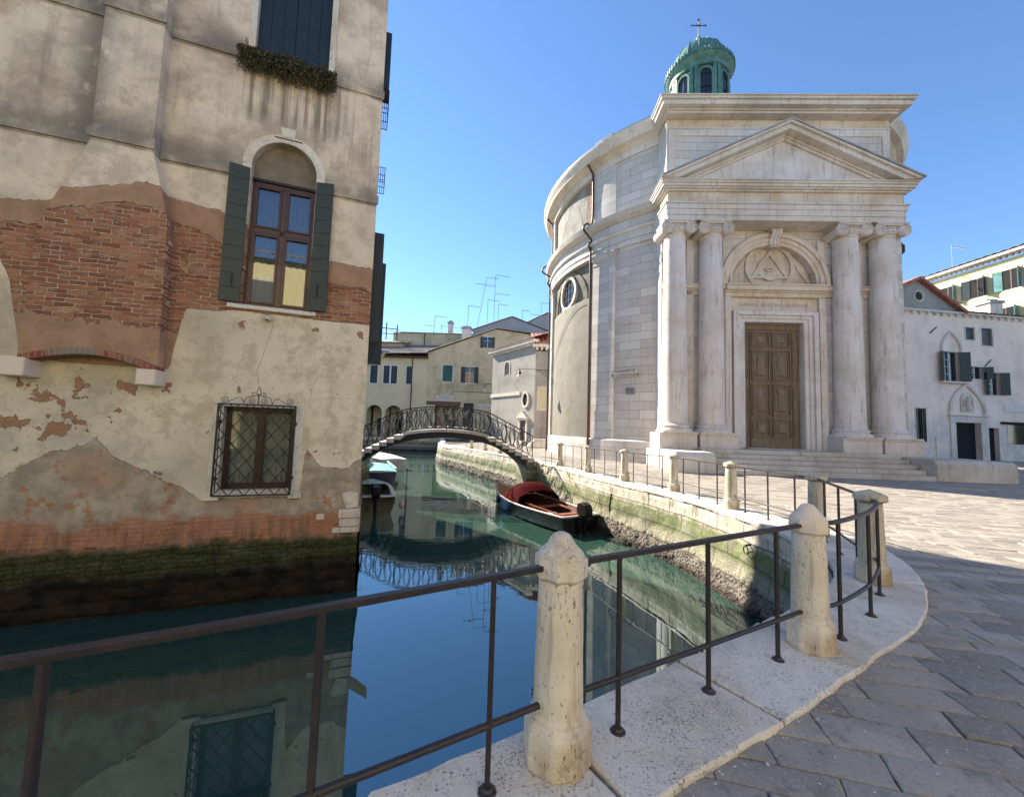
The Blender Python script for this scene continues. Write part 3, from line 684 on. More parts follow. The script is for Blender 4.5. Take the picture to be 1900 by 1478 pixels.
# ---------------------------------------------------------------- iron railings between the bollards
def railing(path, label, zt=.93, zl=.30, bars=(), thick=1.):
    P = [(a, b) for a, b in path]; t = empty('railing', (P[0][0], P[0][1], 0), 0, label, 'railing', 'iron railings between the bollards')
    o = Vector((P[0][0], P[0][1], 0)); C3 = lambda p, z: Vector((p[0], p[1], z)) - o
    cp_ = catmull(P, 6) if len(P) > 2 else P
    def flat(z, w_, h_, name, r=0):
        mb = MB(); pts = [C3(p, z) for p in cp_]
        vs = []
        for i, p in enumerate(pts):
            n = normal_at(cp_, i); q = w_ / 2
            for a, b in ((-1, -1), (1, -1), (1, 1), (-1, 1)): vs.append(p + n * a * q + Vector((0, 0, b * h_ / 2)))
        k = len(pts); fs = [(4 * i + a, 4 * i + (a + 1) % 4, 4 * i + 4 + (a + 1) % 4, 4 * i + 4 + a) for i in range(k - 1) for a in range(4)] + [(3, 2, 1, 0), tuple(4 * (k - 1) + a for a in range(4))]
        mb.add(vs, fs); return mb.build(name, M['rail'], t, bevel=.0035 * thick)
    flat(zt, .040 * thick, .026 * thick, 'top_rail')
    MB().tube([C3(p, zl) for p in cp_], .0155 * thick, 8).build('lower_rail', M['rail'], t, smooth=60)
    for b in bars:
        mb = MB().bar(C3(b, .02), C3(b, zt - .012), .024 * thick); x, y = b[0] - o.x, b[1] - o.y
        mb.lathe([(0, .055), (.022 * thick, .053), (.030 * thick, .04), (.042 * thick, .034), (.044 * thick, .024), (.0, .024)], 9, (x, y, 0)).build('upright', M['rail'], t, bevel=.003 if thick >= 1 and b[1] < 6 else 0)
    return t
def between(a, b, n, r=.12):
    d = Vector((b[0] - a[0], b[1] - a[1])).normalized() * r
    p, q = (a[0] + d.x, a[1] + d.y), (b[0] - d.x, b[1] - d.y)
    return [p, q], [lerp(p, q, (i + .5) / n) for i in range(n)]
B = [b[0] for b in BP]
railing([(-1.66, .955), (-1.27, 1.155), (-.66, 1.49), (.17, 1.98)], 'nearest rusty iron railing, from the left picture edge to the largest bollard', bars=[(-.055, 1.845), (-.66, 1.49), (-1.27, 1.155)])
railing([(.38, 2.09), (2.21, 3.08)], 'rusty iron railing between the largest bollard and the bollard with the new cap', bars=[(.61, 2.215), (1.26, 2.565), (1.93, 2.93)])
railing([(2.42, 3.17), (2.66, 3.27), (3.27, 3.69), (3.79, 4.17), (4.02, 4.46)], 'bowed iron railing curving round the corner to the flat-capped bollard', bars=[(2.65, 3.265), (3.27, 3.69), (3.79, 4.17)])
p, q = between(B[3], B[4], 3); railing(p, 'iron railing with the shaded bars between the flat-capped bollard and the mossy one behind it', bars=q)
LB = ['iron railing between the two mossy bollards, half sunlit in front of the church steps', 'sunlit iron railing ending in front of the left flanking block', 'sunlit iron railing below the grey plaque of the church', 'sunlit iron railing below the curved church wall', 'short far railing next to the shaded bollard']
for k in range(5):
    p, q = between(B[4 + k], B[5 + k], 3); railing(p, LB[k], bars=q, thick=.9)
railing([(2.03, 17.6), (1.4, 18.9)], 'last short railing running up to the bridge steps', bars=[(1.85, 17.95), (1.62, 18.45)], thick=.9)
railing([(-.1, 23.1), (-2.8, 28.3), (-3.6, 30.)], 'railing on the sunny quay beyond the bridge', bars=[(-1.1, 25.2), (-2.2, 27.2), (-3.2, 29.2)], thick=.9)
far_posts = [(-4.6, 32.), (-6., 36.), (-7.2, 44.)]
# balustrade rail along the far shaded quay and in front of the cream house
railing([(-12.6, 50.3), (-9., 50.3)], 'white balustrade in front of the cream house door, seen under the bridge', zt=.95, zl=.35, bars=[(-12.4, 50.3), (-11.3, 50.3), (-10.2, 50.3), (-9.1, 50.3)], thick=2.6)

# mooring ring
rg = empty('mooring_ring', (4.43, 7.45, -.42), 0, 'small iron mooring ring hanging on the shaded canal wall', 'ring')
MB().tube([Vector((-.08, .05 * 0 + .0, -.07)) + Vector((0, .07 * math.cos(a), .07 * math.sin(a))) for a in [i * math.pi / 9 for i in range(18)]], .010, 6, closed=True).build('ring', M['iron'], rg, smooth=60)
MB().tube([(.12, 0, .04), (-.05, 0, .02), (-.085, 0, .0)], .018, 6).build('staple', M['iron'], rg, smooth=60)

# confetti left in the joints
cf = MB(); rs = random.Random(5)
for k in range(650):
    rad = rs.uniform(.3, 1) ** 1.5 * 9; a = rs.uniform(R(10), R(62)); x, y = rad * math.cos(a) * .85 + .4, rad * math.sin(a) + .9
    inf = seg_info((x, y)); side = (x - inf[1][0]) * inf[2][1] - (y - inf[1][1]) * inf[2][0]
    if side < 0: continue
    if rs.random() < .45:      # crowd along the kerb edge
        t = rs.random(); i = rs.randint(3, 9); x, y = lerp(OUT[i], OUT[i + 1], t); x += rs.uniform(-.01, .12); y -= rs.uniform(-.0, .10)
    q = rs.uniform(.0035, .009); b = rs.uniform(0, 3); z = .008 if side > .45 else .034
    c_, s_ = math.cos(b) * q, math.sin(b) * q
    cf.add([(x + c_, y + s_, z), (x - s_, y + c_, z + .002), (x - c_, y - s_, z + .003), (x + s_, y - c_, z)], [(0, 1, 2, 3)], rnd=rs.random())
tag(cf.build('confetti', M['confetti']), kind='stuff')
# ================================================================= the peeling canal house on the left
# local frame: x along the wall to the left, y out over the canal towards the camera, z up; origin at the corner
H_ROT = math.atan2(-.345, -.938)
H = empty('canal_house', (-2.91, 7.90, 0), H_ROT, 'tall plastered canal house with patches of bare brick, mossy foot and green shutters', 'house')
HW, HH = 15.0, 13.4
# front wall with three real openings
win = (1.13, 2.22, 3.68, 6.10)     # x0,x1,z0,z1 lower square part; lunette above
gwn = (1.19, 2.38, .30, 1.84)
upw = (1.05, 2.32, 8.58, 11.2)
mb = MB(); holes = [(1.13, 2.22, 3.68, 6.90), (1.22, 2.34, .34, 1.82), upw]
# roughened front (fine grid) with holes cut to the cell
xs = sorted(set([round(i * .25, 3) for i in range(0, 61)] + [h[0] for h in holes] + [h[1] for h in holes])); zs = sorted(set([-1.9, -1.3, -.9, -.45] + [round(i * .5, 3) for i in range(0, 32)] + [h[2] for h in holes] + [h[3] for h in holes]))
for a, b in zip(xs, xs[1:]):
    for c, d in zip(zs, zs[1:]):
        if any(h[0] <= a and b <= h[1] and h[2] <= c and d <= h[3] for h in holes): continue
        mb.add([(a, 0, c), (b, 0, c), (b, 0, d), (a, 0, d)], [(0, 1, 2, 3)])
for a, b, c, d in holes:
    mb.add([(a, 0, c), (b, 0, c), (b, 0, d), (a, 0, d), (a, -.24, c), (b, -.24, c), (b, -.24, d), (a, -.24, d)], [(0, 1, 5, 4), (1, 2, 6, 5), (2, 3, 7, 6), (3, 0, 4, 7)])
# fill round the arch head of the middle window
ac = arc(1.675, 6.36, .545, 0, math.pi, 16)
for (a, b), (c, d) in zip(ac, ac[1:]):
    mb.add([(a, 0, b), (c, 0, d), (c, 0, 6.90), (a, 0, 6.90)], [(0, 1, 2, 3)]); mb.add([(a, 0, b), (c, 0, d), (c, -.24, d), (a, -.24, b)], [(0, 1, 2, 3)])
mb.add([(2.22, 0, 6.36), (2.22, 0, 6.9), (2.22, 0, 6.9)], [(0, 1, 2)])
# other walls, far end at the bridge
D = 10.9
mb.add([(0, 0, -1.9), (0, -D, -1.9), (0, -D, HH), (0, 0, HH)], [(0, 1, 2, 3)]); mb.add([(HW, 0, -1.9), (HW, -D, -1.9), (HW, -D, HH), (HW, 0, HH)], [(0, 1, 2, 3)])
mb.add([(0, -D, -1.9), (HW, -D, -1.9), (HW, -D, HH), (0, -D, HH)], [(0, 1, 2, 3)])
mb.build('wall', M['housewall'], H)
MB().prism([(0, 0), (HW, 0), (HW, -D), (0, -D)], HH, HH + .3, 'z').build('roof', M['tile'], H)
# masonry foot below the wall: rough weedy courses
def foot(u, v):
    x = u * HW; tp = -.46 + .10 * fr(x, 2, 0, 1.1) + .03 * fr(x, 5, 0, 6.); z = tp - v * (1.87 + tp); k = .02 + fr(x, 3, z, 2.) * .05 + fr(x, 8, z, 7.) * .022; 
    if (z + 10) % .21 < .04: k -= .03
    if z < -1.: k += abs(fr(x, 1, z, 9.)) * .05
    return (x, max(.004, .03 + k) if v > .03 else -.01, z)
MB().grid(foot, 300, 34).build('weedy_foot', M['housewall'], H, smooth=60)
def foot2(u, v):
    y = -u * D; z = -.42 - v * 1.45; return (-max(.004, .05 + fr(5, y, z, 2.) * .05) if v > .03 else .01, y, z)
MB().grid(foot2, 60, 16).build('weedy_foot', M['housewall'], H, smooth=60)
# corner stones
rs = random.Random(4); cs = MB()
for x0, x1, z0, z1 in ((-.03, .46, -.50, -.40), (-.03, .34, -.385, -.24), (-.03, .36, -.225, -.06), (.60, .74, -.24, -.13)):
    cs.box(x0, x1, -.3, .028 + rs.uniform(0, .012), z0, z1)
cs.build('corner_stone', M['bollard'], H, bevel=.014, seg=2)
pts = [(.02, -.02), (.22, -.05), (.31, .10), (.33, .24), (.20, .28), (.03, .25)]
MB().prism([(a, b) for a, b in pts], -.2, .035).build('corner_stone', M['bollard'], H, bevel=.02, seg=2)

# chimney breast with its flared foot on a brick arch between two corbels
def cone(o_, i_):
    return o_
BR = [(3.59, HH), (3.59, 6.08), (3.30, 4.92), (3.24, 2.42)] + [(3.24 + (4.92 - 3.24) * t, 2.42 + .20 * math.sin(math.pi * t) + .05 * t) for t in [i / 12 for i in range(1, 12)]] + [(4.94, 2.47), (4.90, 4.50), (4.40, 6.02), (4.36, HH)]
bb = MB().prism(BR, .0, .26); bb.build('chimney_breast', M['housewall'], H, bevel=.035, seg=3, smooth=50)
top = [(3.24 + (4.92 - 3.24) * t, 2.42 + .20 * math.sin(math.pi * t) + .05 * t) for t in [i / 16 for i in range(17)]]
ar = [(a, b - .004) for a, b in top] + [(a, b - .11) for a, b in top[::-1]]
MB().prism(ar, .01, .30).build('brick_arch', M['voussoir'], H, bevel=.01)
MB().box(3.22, 3.48, -.1, .36, 2.10, 2.36).build('corbel', M['bollard_cap'], H, bevel=.015)
MB().box(4.80, 5.20, -.1, .36, 2.14, 2.42).build('corbel', M['bollard_cap'], H, bevel=.015)
# string courses
for z0, z1 in ((6.08, 6.27), (8.36, 8.56), (10.7, 10.9)):
    s_ = MB(); prof = [(0, z0), (.030, z0), (.030, z0 + .012), (.026, z1 - .05), (.0, z1)]
    def run(x0, x1, off):
        vs = [(x, off + d, z) for x in (x0, x1) for d, z in prof]; n = len(prof); s_.add(vs, [(i, (i + 1) % n, n + (i + 1) % n, n + i) for i in range(n)] + [tuple(range(n)), tuple(n + i for i in range(n))])
    if z0 < 7: run(2.37, 3.585, 0.001); run(-.03, .98, 0.001)
    elif z0 < 9: run(2.45, 3.585, 0.001); run(-.03, .90, 0.001)
    else: run(-.03, 3.585, .001)
    run(3.56, 4.43, .262); run(4.40, HW, .001); s_.build('string_course', M['housewall'], H)

# ---- middle window: arched trim, lunette, shutters, casements
tr = MB(); o1, o2 = arc(1.675, 6.36, .545, 0, math.pi, 24), arc(1.675, 6.36, .70, 0, math.pi, 24)
tr.prism([(1.675 + .70, 6.22)] and o1 + o2[::-1], .0, .022)
tr.box(2.22, 2.372, 0, .022, 6.12, 6.36); tr.box(.978, 1.13, 0, .022, 6.12, 6.36)
tr.prism([(1.56, 7.02), (1.53, 7.20), (1.80, 7.20), (1.77, 7.02)], .0, .032)
wn_ = empty('window', (0, 0, 0), 0); wn_.parent = H
tr.build('arch_trim', M['coping'], wn_, bevel=.004)
lun = MB().prism([(2.22, 6.12)] + [(x, z) for x, z in arc(1.675, 6.36, .545, 0, math.pi, 20)][::-1][::-1] + [(1.13, 6.12)], -.2, -.15)
lun.build('lunette', simple('lunette_board', (.17, .14, .10), .8, .35, 2.5), wn_)
MB().bar((1.42, .03, 6.98), (1.88, .03, 6.98), .014).tube([(1.48, .03, 6.985), (1.48, -.02, 6.985)], .01, 6).build('iron_tie', M['darkpipe'], wn_)
cf_ = MB()
for x0, x1, z0, z1 in ((1.13, 1.19, 3.68, 6.12), (2.16, 2.22, 3.68, 6.12), (1.19, 2.16, 6.05, 6.12), (1.19, 2.16, 3.68, 3.76), (1.63, 1.72, 3.76, 6.05), (1.19, 2.16, 5.12, 5.23)):
    cf_.box(x0, x1, -.22, -.14, z0, z1)
for x0, x1 in ((1.19, 1.63), (1.72, 2.16)):
    for z0, z1 in ((3.76, 5.12), (5.23, 6.05)): frame_rect(cf_, x0 + .04, x1 - .04, z0 + .045, z1 - .045, .04, -.20, -.128)
cf_.build('casement_frame', M['brown'], wn_, bevel=.004)
MB().box(1.10, 2.25, -.22, -.10, 6.12, 6.17).build('head_bar', M['iron'], wn_)
for x0, x1 in ((1.23, 1.59), (1.76, 2.12)):
    for z0, z1 in ((3.8, 5.08), (5.27, 6.01)):
        MB().box(x0, x1, -.178, -.172, z0, z1).build('pane', M['mirrorglass'], wn_)
def cur(u, v): return (1.16 + u * 1.03, -.32 + .022 * math.sin(u * 60), 3.72 + v * 2.38)
MB().grid(cur, 90, 2).build('curtain', M['curtain'], wn_, smooth=80)
MB().box(.98, 2.42, -.24, .07, 3.60, 3.675).build('sill', M['coping'], wn_, bevel=.008)
MB().box(1.05, 2.30, -1.4, -1.35, 3.5, 7.).build('room_dark', M['dark'], wn_)
def shutter(parent, hinge, width, z0, z1, ang, boards=9, mat='green', vert=False, latch=True):
    """leaf hinged on a vertical edge; ang measured from closed, width signed along x"""
    s_ = empty('shutter', hinge, R(ang)); s_.parent = parent; wsg = 1 if width > 0 else -1
    l = MB(); n = boards; hgt = (z1 - z0)
    if vert:
        for k in range(n): a = width * k / n; b = width * (k + 1) / n; l.box(min(a, b) + .003, max(a, b) - .003, -.018, .018, z0, z1)
    else:
        for k in range(n): l.box(min(0, width), max(0, width), -.018, .018, z0 + hgt * k / n + .004, z0 + hgt * (k + 1) / n - .004)
    l.box(min(0, width) + .004, max(0, width) - .004, -.012, .012, z0 + .002, z1 - .002)
    l.build('leaf', M[mat], s_, bevel=.004)
    if latch: MB().box(width * .45 - .015, width * .45 + .015, .018, .04, z0 + hgt * .13, z0 + hgt * .20).tube([(width * .45, .035, z0 + hgt * .13), (width * .45, .04, z0 + hgt * .10)], .006, 6).build('latch', M['iron'], s_)
    return s_
shutter(wn_, (2.235, .03, 0), .315, 3.70, 6.26, 12, 10)
shutter(wn_, (1.115, .03, 0), -.315, 3.70, 6.26, -12, 10)

# ---- upper window with closed dark shutters
uw = empty('window', (0, 0, 0), 0); uw.parent = H
f_ = MB(); frame_rect(f_, upw[0], upw[1], upw[2], upw[3], .11, -.05, .030); f_.build('frame', M['coping'], uw, bevel=.006)
for x0, x1 in ((upw[0], 1.683), (1.687, upw[1])):
    l = MB(); n = 3
    for k in range(n): l.box(x0 + (x1 - x0) * k / n + .003, x0 + (x1 - x0) * (k + 1) / n - .003, -.13, -.10, upw[2], upw[3])
    l.box(x0, x1, -.15, -.13, upw[2], upw[3]); l.build('shutter', M['navy'], uw)
MB().box(upw[0] - .13, upw[1] + .13, -.2, .05, upw[2] - .17, upw[2] - .105).build('sill', M['coping'], uw, bevel=.006)
MB().tube([(upw[1] + .13, .03, 8.66), (upw[1] + .13, .09, 8.66), (upw[1] + .13, .09, 8.72)], .007, 6).build('shutter_hook', M['iron'], uw)
MB().tube([(upw[0] - .12, .03, 8.56), (upw[0] - .12, .09, 8.56), (upw[0] - .12, .09, 8.62)], .007, 6).build('shutter_hook', M['iron'], uw)

# ---- barred ground-floor window
gw = empty('window', (0, 0, 0), 0); gw.parent = H
f_ = MB(); f_.box(1.07, 1.22, -.12, .020, .30, 1.92); f_.box(2.34, 2.50, -.12, .020, .30, 1.92); f_.box(1.22, 2.34, -.12, .020, 1.82, 1.92)
f_.build('frame', M['coping'], gw, bevel=.006)
f_ = MB(); f_.box(1.22, 2.34, -.26, .045, .22, .33); f_.box(2.30, 2.56, -.1, .065, .175, .30); f_.box(1.02, 1.24, -.1, .065, .175, .30); f_.build('sill', M['coping'], gw, bevel=.01)
f_ = MB()
for x0, x1, z0, z1 in ((1.22, 1.30, .34, 1.82), (2.26, 2.34, .34, 1.82), (1.73, 1.85, .34, 1.82), (1.30, 1.73, .34, .44), (1.85, 2.26, .34, .44), (1.30, 1.73, 1.74, 1.82), (1.85, 2.26, 1.74, 1.82)): f_.box(x0, x1, -.22, -.16, z0, z1)
f_.build('casement_frame', M['redwood'], gw, bevel=.006)
def cur2(u, v): return (1.24 + u * 1.08, -.30 + .018 * math.sin(u * 75 + math.sin(v * 3)), .40 + v * 1.38)
MB().grid(cur2, 110, 6).build('curtain', simple('net_curtain', (.62, .66, .56), .9, .25, 3), gw, smooth=80)
for x0, x1 in ((1.30, 1.73), (1.85, 2.26)): MB().box(x0, x1, -.195, -.19, .44, 1.74).build('pane', M['pane'], gw)
g = MB(); x0, x1, z0, z1, yo = 1.20, 2.38, .27, 1.86, .16
for a, b in (((x0, z0), (x1, z0)), ((x0, z1), (x1, z1)), ((x0, z0), (x0, z1)), ((x1, z0), (x1, z1))): g.bar((a[0], yo, a[1]), (b[0], yo, b[1]), .030, .024)
for x in (x0, x1):
    for z in (z0 + .28, z1 - .32): g.bar((x, yo, z), (x, .0, z), .022); g.box(x - .03, x + .03, .0, .035, z - .03, z + .03)
    g.bar((x, .02, z0 + .05), (x, .02, z1 - .05), .016); g.bar((x, yo, z0), (x, .01, z0), .02); g.bar((x, yo, z1), (x, .01, z1), .02)
    for k in range(4):
        za = z0 + .12 + k * .38; g.bar((x, .02, za), (x, yo, za + .19), .010); g.bar((x, yo, za + .19), (x, .02, za + .38 if za + .38 < z1 else z1), .010)
g.build('grille_frame', M['iron'], gw, bevel=.003)
g = MB(); p_ = .235; q_ = .30
def diag(sl_):
    k = -12
    while k < 14:
        c = k * p_ ; pts_ = []
        # line x = x0 + c + sl*(z-z0)*p/q
        za, zb_ = z0, z1; xa = x0 + c + sl_ * 0; xb = x0 + c + sl_ * (z1 - z0) * p_ / q_
        def at_(z): return x0 + c + sl_ * (z - z0) * p_ / q_
        ta, tb = 0., 1.
        for lim, s_ in ((x0, 1), (x1, -1)):
            fa, fb = s_ * (xa - lim), s_ * (xb - lim)
            if fa < 0 and fb < 0: ta, tb = 1, 0; break
            if fa < 0: ta = max(ta, fa / (fa - fb))
            if fb < 0: tb = min(tb, fa / (fa - fb))
        if tb - ta > .02:
            A_ = (xa + (xb - xa) * ta, yo + .006 * sl_, z0 + (z1 - z0) * ta); B_ = (xa + (xb - xa) * tb, yo + .006 * sl_, z0 + (z1 - z0) * tb); g.bar(A_, B_, .015, .011, up=(0, 1, 0))
        k += 1
diag(1); diag(-1); g.build('lattice', M['iron'], gw)
g = MB(); xc = (x0 + x1) / 2
def spiral(cx, cz, r, turns, a0, sg):
    return [(cx + sg * r * (1 - t * .8) * math.cos(a0 + t * turns * 2 * math.pi), yo, cz + r * (1 - t * .8) * math.sin(a0 + t * turns * 2 * math.pi)) for t in [i / 26 for i in range(27)]]
for sg in (1, -1):
    g.tube(spiral(xc + sg * .50, z1 + .085, .062, 1.6, -1.6, sg), .0055, 5)
    g.tube(catmull([(xc + sg * .50, yo, z1 + .022), (xc + sg * .40, yo, z1 + .07), (xc + sg * .28, yo, z1 + .12), (xc + sg * .22, yo, z1 + .03)], 6), .0055, 5)
    g.tube(spiral(xc + sg * .09, z1 + .075, .058, 1.5, 1.6, -sg), .0055, 5)
    g.tube(catmull([(xc + sg * .22, yo, z1 + .02), (xc + sg * .18, yo, z1 + .13), (xc + sg * .06, yo, z1 + .15)], 6), .0055, 5)
    g.tube(spiral(xc + sg * .075, z1 + .20, .048, 1.1, 3.0, sg), .0055, 5)
    g.tube(catmull([(xc, yo, z1 + .14), (xc + sg * .032, yo, z1 + .22), (xc, yo, z1 + .33)], 6), .006, 5)
g.bar((xc, yo, z1), (xc, yo, z1 + .2), .014); g.build('scroll_cresting', M['iron'], gw)

# shutters and planter rails seen edge-on round the corner of the house
for (yy, z0_, z1_, rx) in ((-.55, 3.35, 5.75, .20), (-1.6, 3.0, 5.5, .30)):
    MB().box(-rx, 0, yy - .05, yy, z0_, z1_).box(-rx - .01, .0, yy - .06, yy - .05, z0_ + .3, z0_ + .36).build('side_shutter', M['navy'], H, bevel=.005)
def basket(yy, z0_, out, ln, name='window_rail'):
    b_ = MB()
    for z in (z0_, z0_ + .2, z0_ + .42): b_.tube([(0, yy, z), (-out, yy, z), (-out, yy - ln, z), (0, yy - ln, z)], .011, 5)
    for k in range(9): b_.tube([(-out, yy - ln * k / 8, z0_), (-out, yy - ln * k / 8, z0_ + .45)], .008, 5)
    for k in range(4): b_.tube([(-out * k / 3, yy, z0_), (-out * k / 3, yy, z0_ + .42)], .008, 5); b_.tube([(-out * k / 3, yy, z0_), (-out * k / 3, yy - ln, z0_)], .008, 5)
    b_.build(name, M['iron'], H)
basket(-.7, 8.75, .13, .7); basket(-2.9, 8.3, .17, .6)
MB().box(-.12, 0, -.75, -.3, 8.9, 10.2).build('side_shutter', M['navy'], H)
# small tiled canopy on the canal side
MB().prism([(-.55, 4.00), (0, 3.55), (0, 3.61), (-.57, 4.06)], -6.4, -5.8).build('canopy', M['cream2'], H)

# camera, planters
sc_ = MB().lathe([(0, 0), (.035, 0), (.035, .03), (.045, .03), (.045, .06), (0, .06)], 14, M=Matrix.Rotation(R(-90), 4, 'X') @ Matrix.Translation((0, 0, 0)))
hc = lambda x, y, z: H.matrix_basis @ Vector((x, y, z))
bpy.context.view_layer.update()
HM = Matrix.Translation(H.location) @ Matrix.Rotation(H_ROT, 4, 'Z')
cam_t = empty('security_camera', (HM @ Vector((1.76, 0.0, 3.47)))[:], H_ROT, 'small white dome security camera below the middle window sill', 'camera')
MB().lathe([(0, 0), (.045, 0), (.045, .03)], 16, M=Matrix.Rotation(R(-90), 4, 'X')).build('mount', M['white'], cam_t)
d_ = MB().lathe([(.0, -.055), (.03, -.048), (.05, -.025), (.055, 0), (.055, .02), (0, .025)], 16, c=(0, .075, -.005)).build('dome', M['white'], cam_t, smooth=50)
MB().lathe([(0, -.02), (.018, -.015), (.02, 0)], 10, c=(0, .105, -.04)).build('lens', M['black'], cam_t)
def planter(x0, x1, z, label, name='flower_box', seed=1, droop=.16):
    t = empty(name, (HM @ Vector(((x0 + x1) / 2, .03, z)))[:], H_ROT, label, 'flower box'); L = x1 - x0
    MB().box(-L / 2, L / 2, .0, .16, -.16, 0).build('trough', M['darkpipe'], t, bevel=.01)
    rs_ = random.Random(seed); lf = MB()
    for k in range(4600):
        x = rs_.uniform(-L / 2 - .05, L / 2 + .05); a = rs_.uniform(-2.2, 1.3); env = .125 + .06 * fr(x * 2, seed, 0, 1.6) + .02; rr = env * rs_.uniform(.55, 1.1)
        y = .10 + math.cos(a) * rr; zz = -.06 + math.sin(a) * rr * (1.35 if a < 0 else 1.) - (rs_.random() ** 3) * droop * (a < -.4)
        s_ = rs_.uniform(.012, .028); u = Vector((rs_.gauss(0, 1), rs_.gauss(0, 1), rs_.gauss(0, 1))).normalized(); v = u.cross(Vector((rs_.gauss(0, 1), rs_.gauss(0, 1), rs_.gauss(0, 1)))).normalized(); c = Vector((x, y, zz))
        tone = min(1, max(0, rs_.gauss(.42, .22) + .25 * fr(x * 3, zz * 3, seed, 2.)))
        lf.add([c - u * s_, c + v * s_ * .6, c + u * s_, c - v * s_ * .6], [(0, 1, 2, 3)], rnd=tone)
    lf.build('foliage', M['leaf'], t); return t
planter(.92, 2.50, 8.42, 'window box of dry trailing plants hanging under the closed dark blue shutters', seed=1)
planter(5.85, 7.4, 8.40, 'window box cut off by the top left corner of the picture', seed=2)
# ================================================================= the round church with its columned front
# local frame: x along the facade, y into the church, z up; origin in the middle of the front
CH = empty('church', (12.65, 18.09, 0), R(-2), 'round white stone church with a pedimented front, four columns and a brown panelled door', 'church')
CM = Matrix.Translation(CH.location) @ Matrix.Rotation(R(-2), 4, 'Z')
YC, RW, XC = 10.68, 10.5, .30
CMX = CM @ Matrix.Translation((XC, 0, 0))
SS, AS, CO = M['stone'], M['ashlar_flat'], M['column']
def part(mb, name, mat, parent=CH, bevel=.012, smooth=None, uvf=None, **k): return mb.build(name, mat, parent, bevel=bevel, smooth=smooth, uvf=uvf, **k)
planar = lambda co, n: (co.x if abs(n.y) > .5 else co.y, co.z)
# ---- steps and flanking blocks
st = MB()
for k in range(5): st.box(-4.25 - .0, 4.30, -2.05 + .36 * k, -.02 if k < 4 else 1.4, .19 * k - (.1 if k == 0 else .0), .19 * (k + 1) - .0)
part(st, 'steps', M['steps'], bevel=.018)
for sx in (-1, 1):
    b = MB(); e = 5.85
    b.prism([(-2.05, -.05), (-2.05, .66), (-1.92, .84), (-.03, .86), (-.03, -.05)], (4.32 if sx > 0 else -5.85), (7.4 if sx > 0 else -4.28), 'x')
    part(b, 'flanking_block', M['steps'], bevel=.03, seg=2)
# ---- podium, pedestals
pd = MB(); pd.box(-5.88, 5.88, .06, 2.2, -.1, .80)
part(pd, 'podium', AS, bevel=.01)
for sx in (-1, 1):
    p = MB(); a, b = sorted((sx * 2.30, sx * 4.03)); c, d = sorted((sx * 4.14, sx * 5.86))
    for x0, x1, y0 in ((a, b, -.02), (c, d, -.0)):
        p.box(x0, x1, y0, 1.4, .80, 1.50); p.box(x0 - .0, x1 + .0, y0 - .03, 1.4, 1.50, 1.60)
    part(p, 'pedestal', SS, bevel=.02)
# ---- columns
def column(x, y=.70):
    prof = [(.0, 1.60), (.80, 1.60), (.82, 1.66), (.82, 1.72), (.78, 1.79), (.70, 1.81), (.68, 1.86), (.72, 1.90), (.72, 1.95), (.66, 2.0), (.62, 2.02), (.60, 2.10)]
    shaft = MB(); pr = [(.60, 2.08)]
    for k in range(1, 25):
        t = k / 24; z = 2.10 + t * 8.95; r = .585 - .085 * t ** 1.6
        pr.append((r, z))
        if k in (6, 13, 19): pr += [(r, z + .008), (r - .012, z + .014), (r - .012, z + .022), (r, z + .028)]
    pr += [(.50, 11.06), (.54, 11.08), (.54, 11.13), (.50, 11.15), (.49, 11.2)]
    s_ = part(shaft.lathe(pr, 40, (x, y, 0)), 'column', CO, bevel=0, smooth=35)
    part(MB().lathe(prof, 40, (x, y, 0)).box(x - .80, x + .80, y - .80, y + .3, 1.602, 1.66), 'base', CO, s_, bevel=0, smooth=35)
    cp = MB().lathe([(.49, 11.18), (.56, 11.22), (.64, 11.32), (.64, 11.40), (.5, 11.5)], 32, (x, y, 0))
    cp.box(x - .62, x + .62, y - .52, y + .5, 11.42, 11.60); cp.box(x - .70, x + .70, y - .62, y + .62, 11.60, 11.68); cp.box(x - .74, x + .74, y - .66, y + .62, 11.68, 11.745)
    for k in range(9): a = R(-90 + (k - 4) * 17); cp.lathe([(0, 0), (.045, .01), (.06, .05), (.045, .09), (0, .10)], 8, (x + .63 * math.cos(a), y + .63 * math.sin(a), 11.27))
    for k in range(15): cp.box(x - .34 + k * .047, x - .34 + k * .047 + .026, y - .545, y - .5, 11.46, 11.585)
    part(cp, 'capital', SS, s_, bevel=0, smooth=40)
    for sx in (-1, 1):
        vx = x + sx * .56; v = MB().lathe([(0, -.62), (.27, -.62), (.285, -.60), (.285, -.52), (.24, -.30), (.22, 0), (.24, .30), (.285, .52), (.285, .62), (0, .62)], 26, M=Matrix.Translation((vx, y, 11.38)) @ Matrix.Rotation(R(-90), 4, 'X'))
        sp = []
        for i in range(60):
            t = i / 59; a = math.pi / 2 - sx * t * 2.6 * 2 * math.pi; r = .262 * (1 - t) ** .75 + .02; sp.append((vx + r * math.cos(a), y - .635, 11.38 + r * math.sin(a)))
        v.tube(sp, [.024 - .012 * i / 59 for i in range(60)], 6); v.lathe([(0, -.05), (.035, -.03), (.045, 0)], 12, M=Matrix.Translation((vx, y - .625, 11.38)) @ Matrix.Rotation(R(-90), 4, 'X'))
        part(v, 'volute', SS, s_, bevel=0, smooth=45)
    return s_
for x in (-4.93, -3.20, 3.20, 4.93): column(x)
